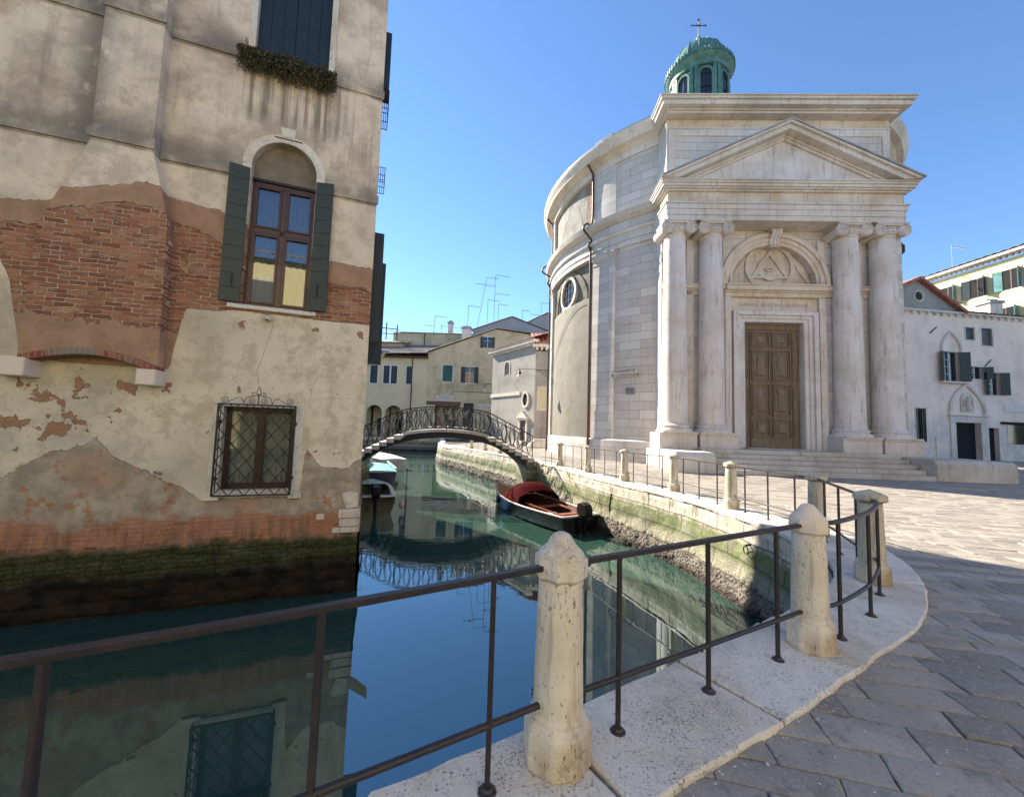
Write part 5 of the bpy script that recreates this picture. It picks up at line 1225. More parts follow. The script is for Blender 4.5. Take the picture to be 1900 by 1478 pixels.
for sg in (-1, 1):
    stp = MB()
    for k in range(1, 9):
        z = 1.23 - .152 * k; a = SA + sg * (1.98 + .305 * (k - 1)); b = SA + sg * (1.98 + .305 * k + .02)
        if z < .0: continue
        stp.box(min(a, b), max(a, b), -.05, WB + .03, z - .17, z)
        stp.box(min(a, b) - .01, max(a, b) + .01, -.08, WB + .05, z - .002, z + .025)
    bb(stp, 'flight_of_steps', M['steps'], bevel=.006)

def rail_line(y, name, label=None):
    P = lambda s, z: (s, y, z)
    def rz(s):
        d = abs(s - SA); return 1.43 - .053 * min(d, 1.98) ** 2 + 1.02 - max(0, d - 1.98) * .49
    def bz_(s):
        d = abs(s - SA); return 1.43 - .053 * min(d, 1.98) ** 2 + .07 - max(0, d - 1.98) * .49
    ss = [.05 + i * .15 for i in range(55)]
    o = bb(MB().tube([P(s, rz(s)) for s in ss], .024, 6), name, M['iron'], smooth=60)
    bb(MB().tube([P(s, bz_(s)) for s in ss], .014, 5), 'lower_rail', M['iron'], o, smooth=60)
    for s in (.06, SA - 2.0, SA, SA + 2.0, 8.1): bb(MB().bar(P(s, deck_z(s) - .1), P(s, rz(s) + .02), .035), 'post', M['iron'], o)
    # lyre shaped balusters : paired S curves
    k = 0; s = .22
    while s < 8.0:
        h = rz(s) - bz_(s); b0 = bz_(s); g = MB(); a = .095 if k % 2 == 0 else .075; fl = 1 if k % 2 == 0 else -1
        for sg in (-1, 1):
            pts = []
            for i in range(15):
                t = i / 14; w_ = (.115 * math.sin(t * math.pi) ** 1.0 if fl > 0 else .03 + .10 * abs(math.cos(t * math.pi)) ** 1.3); w_ = w_ if fl > 0 else w_ * (1 if 0 < t < 1 else .3)
                pts.append((s + sg * w_, y + .01 * sg, b0 + .01 + t * (h - .02) + (-.49 if s > SA + 2 else .49 if s < SA - 2 else 0) * sg * w_ * 1.))
            g.tube(catmull(pts, 2), .0155, 5)
        bb(g, 'baluster', M['iron'], o, smooth=60); s += .205; k += 1
rail_line(.03, 'near_railing'); rail_line(WB - .03, 'far_railing')
bb(MB().box(-.5, .35, -.02, WB, -1.9, .0), 'abutment', M['quay']); bb(MB().box(7.75, 9.6, -.02, WB, -1.9, .02), 'abutment', M['quay'])

# ================================================================= boats
def hull(L, beam, depth, tr=.8, n=22, sheer=.22, flare=.75, fore=.45):
    """open boat: x from stern 0 to bow L, outer skin, gunwale line and inner skin"""
    secs = []
    for i in range(n + 1):
        t = i / n; hb = beam / 2 * (tr + (1 - tr) * math.sin(min(1, t / .45) * math.pi / 2)) * (1 if t < fore else max(0., 1 - ((t - fore) / (1 - fore)) ** 2.3)) ; hb = max(hb, .015)
        zg = depth + sheer * max(0, (t - .3)) ** 2 * 2.0 + .03 * (1 - t); secs.append((t * L, hb, zg))
    return secs
def skin(secs, inset=0., z0=-.18, k=7, flare=.78):
    vs = []
    for x, hb, zg in secs:
        h = max(.004, hb - inset)
        for j in range(-k, k + 1):
            u = abs(j) / k; yy = h * (1 - (1 - u) ** 2.2) ** .9 * (flare + (1 - flare) * u); z = z0 + (zg - z0) * u ** 2.6
            vs.append((x, math.copysign(yy, j) if j else 0, z))
    m_ = 2 * k + 1; fs = [(i * m_ + j, (i + 1) * m_ + j, (i + 1) * m_ + j + 1, i * m_ + j + 1) for i in range(len(secs) - 1) for j in range(m_ - 1)]
    return vs, fs, m_
def boat(name, loc, rz, L, beam, depth, mat, rim, inside, label, cat='boat', tr=.8, rimw=.06, fore=.45, sheer=.22):
    t = empty(name, (loc[0], loc[1], -1.6), rz, label, cat); S = hull(L, beam, depth, tr, fore=fore, sheer=sheer)
    vs, fs, m_ = skin(S); o = MB(); o.add(vs, fs + [tuple(range(m_))[::-1]]); o.build('hull', M[mat], t, smooth=50)
    vs, fs, m_ = skin([(x + (.07 if i_ == 0 else 0), hb, zg - .01) for i_, (x, hb, zg) in enumerate(S[:-1])], .05, -.08); o = MB(); o.add(vs, fs + [tuple(range(m_))]); o.build('inside', M[inside], t, smooth=50)
    g = MB()
    for sg in (-1, 1):
        pts = [(x, sg * max(.0, hb - rimw / 2 + .015), zg) for x, hb, zg in S]; vs = []
        for x, y, z in pts:
            for dy, dz in ((-rimw / 2, -.02), (rimw / 2, -.02), (rimw / 2, .02), (-rimw / 2, .02)): vs.append((x, y + dy, z + dz))
        g.add(vs, [(4 * i + a, 4 * i + (a + 1) % 4, 4 * i + 4 + (a + 1) % 4, 4 * i + 4 + a) for i in range(len(pts) - 1) for a in range(4)])
    x, hb, zg = S[0]; g.box(-.03, .06, -hb, hb, zg - .03, zg + .02); g.build('gunwale', M[rim], t, bevel=.006)
    return t, S
def outboard(parent, x, z, s=1., tilt=0., y=0):
    o = empty('outboard_motor', (x, y, z), 0); o.parent = parent; o.rotation_euler = (0, R(tilt), 0)
    c = MB(); 
    prof = [(-.34, .12), (-.36, .30), (-.28, .44), (-.08, .50), (.10, .44), (.14, .26), (.10, .10), (-.26, .08)]
    c.prism([(a * s, b * s) for a, b in prof], -.13 * s, .13 * s); c.build('cowling', M['black'], o, bevel=.075 * s, seg=4, smooth=60)
    c = MB().prism([(a * s, b * s) for a, b in [(-.20, .10), (.0, .10), (-.04, -.55), (.02, -.72), (-.26, -.74), (-.16, -.5)]], -.045 * s, .045 * s); c.build('leg', M['black'], o, bevel=.015, seg=2)
    c = MB().box(-.06 * s, .10 * s, -.09 * s, .09 * s, -.12 * s, .10 * s).tube([(.08 * s, 0, .12 * s), (.34 * s, 0, .20 * s), (.50 * s, 0, .22 * s)], .02 * s, 6); c.build('bracket', M['iron'], o)
    c = MB()
    for k in range(3): a = k * 2.1; c.add([(-.28 * s, 0, -.66 * s), (-.28 * s + .01, .11 * s * math.cos(a), -.66 * s + .11 * s * math.sin(a)), (-.30 * s, .11 * s * math.cos(a + .8), -.66 * s + .11 * s * math.sin(a + .8))], [(0, 1, 2)])
    c.build('propeller', M['iron'], o); return o
# the black boat with the dark red cover, moored along the sunny wall
bow, stern = Vector((-.55, 17.75)), Vector((2.25, 12.65)); dv = bow - stern; LB_ = dv.length
bt, S = boat('motorboat', stern, math.atan2(dv.y, dv.x), LB_, 1.95, .50, 'tar', 'rimpink', 'boatin', 'black motorboat with an orange foredeck and dark red cover by the sunlit wall', tr=.74, fore=.42, sheer=.30, rimw=.075)
def deck_strip(S, i0, i1, rise=.05, inset=.05):
    vs = []; n = 8
    for x, hb, zg in S[i0:i1 + 1]:
        h = max(.0, hb - inset)
        for j in range(n + 1): u = -1 + 2 * j / n; vs.append((x, u * h, zg + .0 + rise * (1 - u * u)))
    return vs, [(i * (n + 1) + j, (i + 1) * (n + 1) + j, (i + 1) * (n + 1) + j + 1, i * (n + 1) + j + 1) for i in range(i1 - i0) for j in range(n)]
vs, fs = deck_strip(S, 14, 22, .04, .07); MB().add(vs, fs).build('foredeck', M['varnish'], bt, smooth=60)
# cloth tent over the fore part
tn = MB(); vs = []
sub = [(x, hb, zg) for x, hb, zg in S if LB_ * .38 <= x <= LB_ * .66]; n = 14
for i, (x, hb, zg) in enumerate(sub):
    t = i / (len(sub) - 1); hh = .66 * math.sin(math.pi * (.16 + .80 * t)) ** .7 * (1. if t < .7 else (1 - (t - .7) / .3 * .75))
    for j in range(n + 1): a = math.pi * j / n; vs.append((x + .03 * math.sin(j * 2.3), -math.cos(a) * (hb - .06), zg + .02 + math.sin(a) ** .8 * hh * (1 - .05 * abs(math.sin(i * 1.3))) + .02 * math.sin(j * 2.2 + i * 1.7) * (j not in (0, n))))
tn.add(vs, [(i * (n + 1) + j, (i + 1) * (n + 1) + j, (i + 1) * (n + 1) + j + 1, i * (n + 1) + j + 1) for i in range(len(sub) - 1) for j in range(n)]); tn.build('cover', M['red'], bt, smooth=60)
for x in (LB_ * .36, LB_ * .12): MB().box(x - .13, x + .13, -.80, .80, .42, .46).build('thwart', M['thwart'], bt, bevel=.01)
MB().bar((LB_ * .34, -.55, .50), (.1, -.40, .50), .10, .03).bar((LB_ * .40, .62, .56), (.3, .55, .53), .05, .04).build('plank', M['thwart'], bt)
MB().box(LB_ * .14, LB_ * .28, .10, .42, .26, .34, M=Matrix.Rotation(R(-8), 4, 'Z')).build('floor_board', simple('pale_blue_board', (.30, .42, .55), .5, .2, 5), bt, bevel=.01)
rs = random.Random(2); c = MB()
for k in range(14): x, y = rs.uniform(.5, 2.1), rs.uniform(-.5, .4); q = rs.uniform(.03, .09); c.box(x - q, x + q, y - q * .6, y + q * .6, .10, .10 + q * 1.4, M=Matrix.Rotation(rs.uniform(-.05, .05), 4, 'Z'))
c.build('clutter', M['greycover'], bt, bevel=.01)
MB().lathe([(0, -.16), (.06, -.14), (.08, -.08), (.08, .08), (.06, .14), (0, .16)], 12, (LB_ * .72, .75, .38)).build('fender', M['bluehull'], bt, smooth=60)
outboard(bt, -.08, .48, 1.0)
# the white-rimmed boat under the house wall, stern to the camera
dv = Vector((-.36, .93)); bt2, S2 = boat('motorboat', (-4.70, 14.3), math.atan2(dv.y, dv.x), 4.4, 1.45, .60, 'tar', 'whitehull', 'greycover', 'dark motorboat with a broad white rim, its outboard towards the camera beside the house corner', tr=.92, rimw=.15, fore=.5, sheer=.06)
vs, fs = deck_strip(S2, 15, 22, .02, .04); MB().add(vs, fs).build('foredeck', M['whitehull'], bt2, smooth=60)
MB().box(1.2, 1.5, -.68, .68, .40, .45).box(.1, .42, -.7, .7, .42, .46).build('seat', M['greycover'], bt2, bevel=.01)
outboard(bt2, -.06, .55, 1.0)
MB().lathe([(0, -.15), (.06, -.14), (.09, -.07), (.09, .07), (.06, .14), (0, .15)], 12, (.15, -.92, .30)).build('fender', M['rimpink'], bt2, smooth=60)
# the blue boat with its mint cover
bt3, S3 = boat('moored_boat', (-6.60, 20.3), R(112), 4.8, 1.85, .74, 'bluehull', 'whitehull', 'greycover', 'dark blue boat with a white rim under a mint green tarpaulin', tr=.95, rimw=.10, sheer=.05, fore=.6)
vs, fs = deck_strip(S3, 0, 19, .05, .06); MB().add([(a, b, c + .02 + .03 * fr(a * 2, b * 2, 3)) for a, b, c in vs], fs).build('tarpaulin', M['mint'], bt3, smooth=60)
MB().bar((.3, -.9, .88), (3.6, -.75, .95), .12, .10).build('tarpaulin_roll', M['mint'], bt3, bevel=.03)
bt4, S4 = boat('moored_boat', (-8.0, 27.8), R(122), 5.4, 2.0, .72, 'lead', 'whitehull', 'greycover', 'long white boat moored farthest away, just under the left side of the bridge', tr=.85)
vs, fs = deck_strip(S4, 0, 21, .06, .06); MB().add(vs, fs).build('cover', M['whitehull'], bt4, smooth=60)
# mooring ropes and a hanging branch of weed on the sunny wall
def rope(pts, label, r=.012):
    o = Vector(pts[0]); t = MB().tube([Vector(p) - o for p in catmull(pts, 8)], r, 5).build('mooring_rope', M['rope'], None, smooth=60); t.location = o; return tag(t, label, 'rope', None)
rope([(2.2, 12.8, -1.0), (2.75, 13.1, -.9), (2.95, 13.2, -.45)], 'slack rope between the black boat and the wall, right of its motor')
rope([(2.0, 13.4, -1.0), (2.25, 14.2, -.55), (2.2, 15.9, .03)], 'rope rising from behind the outboard motor to the edge of the quay')
rope([(1.3, 15.2, -1.0), (1.7, 15.6, -.9), (1.95, 16.3, -.3), (1.8, 17., .02)], 'thin rope looping down the wall beside the red cover')
rope([(3.18, 12.6, -.35), (3.14, 12.65, -.8), (3.17, 12.55, -1.2), (3.12, 12.7, -1.45)], 'frayed rope end hanging on the weedy wall right of the boats motor', .02)
# ================================================================= houses in the background
def tile_roof(mb, a, b, c, d, nx, ny, amp=.07):
    """corrugated tile sheet: a,b eave left/right, c,d ridge right/left"""
    a, b, c, d = map(Vector, (a, b, c, d)); n = (b - a).cross(d - a).normalized(); n = n if n.z > 0 else -n
    def f(u, v):
        p = a.lerp(b, u).lerp(d.lerp(c, u), v); return p + n * (amp * abs(math.sin(u * nx * math.pi)) + .03 * ((v * ny) % 1.) + .02 * fr(p.x, p.y, p.z, 1.7))
    mb.grid(f, nx * 6, ny * 2); return mb
def window(parent, x, z, w_, h_, Y, shut='teal', open_=None, frame='white', depth=.22, fw=.09, both=True):
    """window in a wall facing -y at local y=Y"""
    f = MB(); frame_rect(f, x - w_ / 2, x + w_ / 2, z, z + h_, fw, Y - .06, Y + .02); wn2 = f.build('window', M[frame], parent)
    if open_ == 'closed':
        s_ = MB(); n = 4
        for k in range(n): s_.box(x - w_ / 2 + w_ * k / n + .01, x - w_ / 2 + w_ * (k + 1) / n - .01, Y - .05, Y - .01, z, z + h_)
        s_.box(x - w_ / 2, x + w_ / 2, Y - .02, Y - .004, z, z + h_); s_.build('shutter', M[shut], wn2)
    else:
        MB().box(x - w_ / 2, x + w_ / 2, Y - .012, Y - .005, z, z + h_).build('pane', M['glass'], wn2)
        g = MB(); g.box(x - .03, x + .03, Y - .028, Y - .01, z, z + h_); g.box(x - w_ / 2, x + w_ / 2, Y - .026, Y - .01, z + h_ * .62, z + h_ * .62 + .05); g.build('casement', M['white'], wn2)
        if open_ == 'flat':
            for sx in ((-1, 1) if both else (1,)): a, b = sorted((x + sx * (w_ / 2 + .01), x + sx * w_)); MB().box(a, b, Y - .07, Y - .03, z, z + h_).build('shutter', M[shut], wn2)
        if open_ == 'out':
            for sx in (-1, 1):
                q = x + sx * w_ / 2; MB().box(q - .03, q + .03, Y - w_ * .5, Y - .03, z, z + h_).build('shutter', M[shut], wn2)
        if open_ == 'half':
            for sx, an in ((-1, 62), (1, 118)):
                mm = Matrix.Translation((x + sx * w_ / 2, Y - .03, 0)) @ Matrix.Rotation(R(-an if sx < 0 else R(0) + an), 4, 'Z'); L_ = w_ / 2
                MB().box(0, L_, -.03, .03, z, z + h_, M=Matrix.Translation((x + sx * w_ / 2, Y - .05, 0)) @ Matrix.Rotation(R(-(180 - 40)) if sx < 0 else R(-40), 4, 'Z')).build('shutter', M[shut], wn2)
    return wn2
def body(parent, x0, x1, y0, y1, z0, z1, mat, holes=(), name='wall', dep=.3):
    m_ = MB(); wall_holes(m_, x0, x1, z0, z1, holes, y0, dep)
    m_.add([(x0, y0, z0), (x0, y1, z0), (x0, y1, z1), (x0, y0, z1)], [(0, 1, 2, 3)]); m_.add([(x1, y0, z0), (x1, y1, z0), (x1, y1, z1), (x1, y0, z1)], [(0, 1, 2, 3)])
    m_.add([(x0, y1, z0), (x1, y1, z0), (x1, y1, z1), (x0, y1, z1)], [(0, 1, 2, 3)]); m_.add([(x0, y0, z1), (x1, y0, z1), (x1, y1, z1), (x0, y1, z1)], [(0, 1, 2, 3)])
    return m_.build(name, mat, parent)

# ---- cream house at the end of the canal : arcaded wing and gabled wing
CW = empty('cream_house', (-11.2, 52, 0), 0, 'cream house with an arcade and low grey roof at the end of the canal', 'house')
holes = [(-7.7, -5.7, -.03, 3.6), (-5.0, -3.0, -.03, 3.6)] + [(x - .55, x + .55, 6.9, 9.1) for x in (-6.6, -5.15, -4.2, -2.25)]
body(CW, -16, 0, 0, 8, -1.7, 10.35, M['cream2'], [(-7.7, -5.7, 0, 4.0), (-5.3, -3.1, 0, 4.0), (-10.2, -8.2, 0, 4.0)], dep=.5)
for x0, x1 in ((-7.7, -5.7), (-5.3, -3.1), (-10.2, -8.2)):
    c = (x0 + x1) / 2; rr = (x1 - x0) / 2; A = arc(c, 4.0 - rr, rr, 0, math.pi, 18); q = MB()
    for (a, b), (c2, d) in zip(A, A[1:]): q.add([(a, .001, b), (c2, .001, d), (c2, .001, 4.), (a, .001, 4.)], [(0, 1, 2, 3)]); q.add([(a, .001, b), (c2, .001, d), (c2, .5, d), (a, .5, b)], [(0, 1, 2, 3)])
    q.build('arch', M['cream2'], CW)
    MB().box(x0 - .1, x1 + .1, 2.9, 3.0, 0, 4.2).box(x0 - 1, x1 + 1, .5, 3., 4.05, 4.2).build('arcade_back', M['cream'], CW)
    MB().box(c - .45, c + .45, 2.86, 2.9, 0, 2.3).build('door', M['dark'], CW)
for x, w_, op in ((-7.0, .95, 'a'), (-5.35, .78, 'closed'), (-4.35, .78, 'closed'), (-2.35, .78, 'closed')): window(CW, x, 6.85, w_, 2.35, 0, 'navy', 'closed', fw=.10)
MB().tube([(-2.0, -.08, 10.3), (-2.0, -.08, 1.)], .08, 6).build('downpipe', M['darkpipe'], CW, smooth=60)
rf = MB(); tile_roof(rf, (-16, -.5, 10.3), (.1, -.5, 10.95), (.1, 9, 14.0), (-16, 9, 13.6), 60, 20); rf.build('roof', M['tile'], CW)
MB().prism([(-.6, 10.28), (-.6, 10.42), (8, 10.6), (8, 10.28)], -16, .05, 'x').build('eaves', M['darkpipe'], CW)
GW = empty('gabled_house', (-11.2, 52, 0), 0, 'stained cream house with a slanting roof edge and dark blue door behind the bridge', 'house')
gp_ = MB(); poly = [(0, -1.7), (8.9, -1.7), (8.9, 13.0), (15., 13.0), (15., 13.6), (8.7, 14.45), (0, 11.1)]
# wall with door opening
wall_holes(gp_, 0, 9.2, -1.7, 10.9, [(1.2, 4.4, .0, 4.25), (4.9, 6.25, .0, 4.6)], 0, .5)
gp_.add([(0, 0, 10.9), (9.2, 0, 10.9), (9.2, 0, 14.42), (8.7, 0, 14.45), (0, 0, 11.1)], [(0, 1, 2, 3, 4)]); gp_.add([(9.2, 0, 10.9), (16, 0, 10.9), (16, 0, 13.6), (9.2, 0, 14.42)], [(0, 1, 2, 3)])
gp_.add([(9.2, 0, -1.7), (9.2, 9, -1.7), (9.2, 9, 14), (9.2, 0, 14)], [(0, 1, 2, 3)]); gp_.add([(0, 0, -1.7), (0, 9, -1.7), (0, 9, 11), (0, 0, 11)], [(0, 1, 2, 3)])
gp_.build('wall', M['cream'], GW)
MB().box(1.0, 4.6, 2.4, 2.5, 0, 4.4).build('passage_back', M['cream2'], GW); MB().box(2.6, 3.6, 2.3, 2.4, 0, 2.4).build('door', M['darkpipe'], GW)
MB().box(.05, 4.55, -.12, .1, 4.28, 4.72).build('lintel_beam', M['mortar_dark'], GW)
MB().box(4.9, 6.25, .3, .4, 0, 4.6).build('door', M['navy'], GW)
window(GW, 2.65, 7.35, 1.30, 2.15, 0, 'teal', 'closed'); window(GW, 5.55, 7.25, 1.15, 2.1, 0, 'navy', 'flat'); window(GW, 7.75, 11.95, .95, 1.45, 0, 'green', 'flat')
for x, z0 in ((8.7, 11.9),): pass
sgn_ = empty('wall_sign', (-11.2 + 2.4, 51.93, 5.18), 0, 'long white two-line name board above the passage of the gabled cream house', 'sign')
MB().box(-1.1, 1.1, 0, .05, -.33, .33).build('board', M['white'], sgn_)
text("FONDAMENTE\nDE LE COLONETE", .26, 'lettering', M['letters'], sgn_, (0, -.01, 0), ext=.003)
sgn_ = empty('wall_sign', (-11.2 + 7.75, 51.93, 4.2), 0, 'pale square name board right of the dark blue door', 'sign'); MB().box(-.85, .85, 0, .05, -.35, .35).build('board', M['white'], sgn_); text("RIO TERA\nDE LA MADALENA", .2, 'lettering', M['letters'], sgn_, (0, -.01, 0), ext=.003)
rf = MB(); tile_roof(rf, (8.75, -.3, 14.55), (8.75, 10, 15.0), (-.2, 10, 13.4), (-.25, -.3, 11.15), 34, 10); tile_roof(rf, (16.5, -.3, 13.75), (16.5, 9, 14.2), (8.65, 9, 15.2), (8.65, -.3, 14.6), 34, 9); rf.build('roof', M['tile'], GW)
MB().tube([(3.4, -.04, 4.9), (3.4, -.04, 6.1), (8.9, -.04, 6.05)], .03, 4).tube([(7.6, -.04, 6.1), (7.6, -.04, 7.2), (9., -.04, 7.2)], .03, 4).build('cable', M['darkpipe'], GW); MB().box(7.4, 7.75, -.15, 0, 6.1, 6.5).build('junction_box', M['white'], GW)
bal = empty('stone_balustrade', (-10.8, 50.9, 0), 0, 'white stone landing with square posts at the water in front of the gabled house', 'balustrade')
b_ = MB(); b_.box(-1.6, 5.4, -.4, .6, -1.5, -.45); b_.box(-.2, 4.8, -.3, .5, -.45, .12); b_.build('landing', M['coping'], bal, bevel=.03)
for x in (-.1, 2.3, 4.7): MB().box(x - .16, x + .16, -.25, .07, .12, 1.5).build('post', M['coping'], bal, bevel=.02)
MB().box(-.2, 4.8, -.2, .02, 1.35, 1.5).build('rail', M['coping'], bal, bevel=.02)
# roofs and attics behind
def back_house(name, x, y, w_, d_, zb, ze, zr, wall, roof, label, cat='house', axis='x', over=.3):
    t = empty(name, (x, y, 0), 0, label, cat); m_ = MB()
    if axis == 'x':     # ridge along y, gable towards the camera
        m_.prism([(-w_ / 2, zb), (w_ / 2, zb), (w_ / 2, ze), (0, zr), (-w_ / 2, ze)], 0, d_); m_.build('wall', M[wall], t); r_ = MB(); k = (zr - ze) / (w_ / 2)
        tile_roof(r_, (-w_ / 2 - over, -over, ze - over * k + .08), (-w_ / 2 - over, d_, ze - over * k + .08), (0, d_, zr + .1), (0, -over, zr + .1), max(6, int(d_ * 3)), int(w_)); tile_roof(r_, (w_ / 2 + over, -over, ze - over * k + .08), (w_ / 2 + over, d_, ze - over * k + .08), (0, d_, zr + .1), (0, -over, zr + .1), max(6, int(d_ * 3)), int(w_)); r_.build('roof', M[roof], t)
    else:
        m_.prism([(0, zb), (d_, zb), (d_, ze), (d_ / 2, zr), (0, ze)], -w_ / 2, w_ / 2, 'x'); m_.build('wall', M[wall], t); r_ = MB(); k = (zr - ze) / (d_ / 2)
        tile_roof(r_, (-w_ / 2 - over, -over, ze - over * k + .08), (w_ / 2 + over, -over, ze - over * k + .08), (w_ / 2 + over, d_ / 2, zr + .1), (-w_ / 2 - over, d_ / 2, zr + .1), max(6, int(w_ * 2.4)), int(d_)); tile_roof(r_, (-w_ / 2 - over, d_ + over, ze - over * k + .08), (w_ / 2 + over, d_ + over, ze - over * k + .08), (w_ / 2 + over, d_ / 2, zr + .1), (-w_ / 2 - over, d_ / 2, zr + .1), max(6, int(w_ * 2.4)), int(d_)); r_.build('roof', M[roof], t)
    return t
t = back_house('attic_house', -12.4, 60, 12, 9, 0, 15.5, 16.5, 'cream', 'tile', 'pale attic with a low flat roof rising behind the grey roof of the arcaded house', axis='y'); MB().tube([(-1.2, -.05, 15.4), (-1.2, -.05, 13.)], .07, 5).build('downpipe', M['darkpipe'], t)
back_house('attic_house', -.4, 62, 12., 12, 0, 16.8, 19.0, 'grey_render', 'tile', 'blue-grey gable with brown tiles behind the gabled cream house, beside the aerials', axis='x')
back_house('attic_house', 5.6, 66, 11., 12, 0, 18.2, 21.0, 'grey_render', 'tile', 'second blue-grey gable with brown tiles, right behind, next to the church wall', axis='x')
t = back_house('dormer', -19.3, 58, 6.2, 4, 10, 13.5, 14.0, 'cream', 'lead', 'small flat-roofed dormer carrying a timber roof terrace, left of the roofs', 'dormer', axis='y', over=.7)
b_ = MB()
for x in (-1.5, .3, 1.9): b_.bar((x, .5, 14.), (x, .5, 16.6 - abs(x - .3) * .2), .14)
b_.bar((-1.7, .5, 15.9), (2.1, .5, 15.6), .12); b_.bar((-1.7, .5, 15.0), (2.1, .5, 14.9), .10); b_.build('terrace_frame', M['mortar_dark'], t)
def chimney(x, y, z0, z1, w_, label, mat='stone'):
    t = empty('chimney', (x, y, z0), 0, label, 'chimney'); MB().box(-w_ / 2, w_ / 2, -w_ / 2, w_ / 2, 0, z1 - z0 - .25).build('stack', M[mat], t, bevel=.02); MB().box(-w_ / 2 - .12, w_ / 2 + .12, -w_ / 2 - .12, w_ / 2 + .12, z1 - z0 - .25, z1 - z0).box(-w_ / 2 + .1, w_ / 2 - .1, -.3, .3, z1 - z0, z1 - z0 + .25).build('cap', M['tilered' if mat != 'stone' else 'lead'], t, bevel=.02); return t
chimney(-6.9, 57.5, 12.5, 15.9, 1.3, 'stone chimney with a slab cap standing on the grey roof edge of the cream house'); chimney(-9.7, 60, 15.5, 17.3, .7, 'small square chimney behind the attic roof')
chimney(-21.6, 56, 12.4, 14.6, .5, 'thin reddish chimney at the left end of the grey roof', 'tilered'); chimney(-20.5, 56, 12.4, 14.5, .5, 'thin reddish chimney next to the dormer', 'tilered')
def aerial(x, y, z0, h, arms, label, lean=0., hs=.84, th_=.075):
    m_ = MB(); h *= hs; lean *= hs; m_.bar((0, 0, 0), (lean, 0, h), th_)
    for zz, l, d in arms:
        px_ = lean * zz;  m_.bar((px_ - (.0 if d > 0 else l), 0, zz * h), (px_ + (l if d > 0 else 0), 0, zz * h - .12 * l), .06)
        for k in range(5): m_.bar((px_ + d * l * (k + .6) / 5.5, -.30, zz * h - .12 * l * (k + 1) / 5), (px_ + d * l * (k + .6) / 5.5, .30, zz * h - .12 * l * (k + 1) / 5), .03)
    o = m_.build('aerial', M['lead'], None); o.location = (x, y, z0); return tag(o, label, 'aerial', None)
for x, z0, h, arms, ln, lb in ((-7.4, 15.2, 6.5, [(1., 1.8, 1)], .1, 'television aerial left of the tallest pair, with one long arm to the right'), (-6.2, 15., 12.3, [(1., 1.9, 1), (.9, 1.6, -1)], 1.9, 'tall leaning television aerial with crossed arms'), (-4.3, 15.5, 7.4, [(1., 2., 1)], 0, 'television aerial of middle height with one arm, right of the leaning mast'), (-3.3, 16.5, 11., [(1., 2.3, 1), (.82, 1.6, -1), (.68, 2.4, 1)], .1, 'tallest upright television aerial with three arms'), (-2.6, 16.5, 5.4, [(1., 1.7, 1)], 0, 'short television aerial right of the tallest one'), (-23.2, 13.8, 7.6, [(1., 1.5, 1), (.86, 1.4, -1)], .3, 'television aerial standing above the timber roof terrace'), (-12.7, 15.8, 3.6, [(1., 2.0, 1), (.5, 1.6, -1)], .2, 'small television aerial over the low attic roof'), (-11.5, 15.8, 2.0, [(.9, 3.4, 1)], 0, 'low television aerial with a long flat arm beside the attic chimney'), (4.2, 18.8, 3.2, [(1., 1.8, 1), (.3, 1.8, -1)], 0, 'small television aerial between the two blue-grey gables'), (1.2, 18.0, 2.6, [(1., 1.3, 1)], 0, 'lowest television aerial at the ridge of the first grey gable')):
    aerial(x, 62, z0, h, arms, lb, ln)
aerial(12.4, 66, 20.2, 5.6, [(1., 1.2, 1)], 'television aerial just left of the church wall, the shorter of two'); aerial(14.0, 66, 20.2, 8., [(1., 1.6, 1), (.78, 1.5, 1), (.04, 2., -1)], 'television aerial just left of the church wall, the taller of two')

# ---- small grey chapel between the cream house and the church
def oriented(px, py, dx, dy): return math.atan2(dy, dx)
cz_ = math.atan2(-.85, .53)      # local x runs from the far left end to the near corner
CP = empty('chapel', (-2.2, 42.8, 0), cz_, 'small grey chapel with a toothed cornice between the cream house and the round church', 'chapel')
L = 8.0
body(CP, 0, L, 0, 7, -.5, 9.3, M['chapel'])
cn = MB(); cn.box(-.3, L + .1, -.40, .3, 9.45, 9.75); cn.box(-.1, L + .1, -.2, .3, 9.2, 9.32)
for k in range(18): cn.box(k * .45 - .05, k * .45 + .17, -.30, 0, 9.30, 9.46)
cn.build('cornice', M['stone'], CP, bevel=.01)
rf = MB(); tile_roof(rf, (-.4, -.5, 9.8), (L + .2, -.5, 9.8), (L + .2, 4, 11.6), (-.4, 4, 11.6), 22, 6); rf.build('roof', M['tilered'], CP)
P = [(2.6, 7.0), (3.55, 7.0)] + arc(3.075, 7.75, .475, 0, math.pi, 10); q = MB().prism(P, -.02, .02); q.build('arched_window', M['dark'], CP)
q = MB().prism([(3.65, 6.9)] + arc(3.075, 7.75, .575, 0, math.pi, 10) + [(2.5, 6.9), (2.6, 6.95)] + arc(3.075, 7.75, .475, 0, math.pi, 10)[::-1] + [(3.55, 6.95)], -.05, .0); q.build('window_trim', M['stone'], CP)
MB().box(-.05, 5.6, -.10, 0, 4.72, 5.05).build('string_course', M['stone'], CP, bevel=.01)
q = MB(); q.prism(arc(6.6, 4.25, .42, 0, 2 * math.pi, 24, .58)[:-1], -.03, .02); q.build('oval_window', M['dark'], CP)
q = MB(); A = arc(6.6, 4.25, .42, 0, 2 * math.pi, 24, .58); B_ = arc(6.6, 4.25, .60, 0, 2 * math.pi, 24, .78)
for i in range(24): q.prism([A[i], A[i + 1], B_[i + 1], B_[i]], -.12, .0)
q.build('oval_trim', M['stone'], CP)
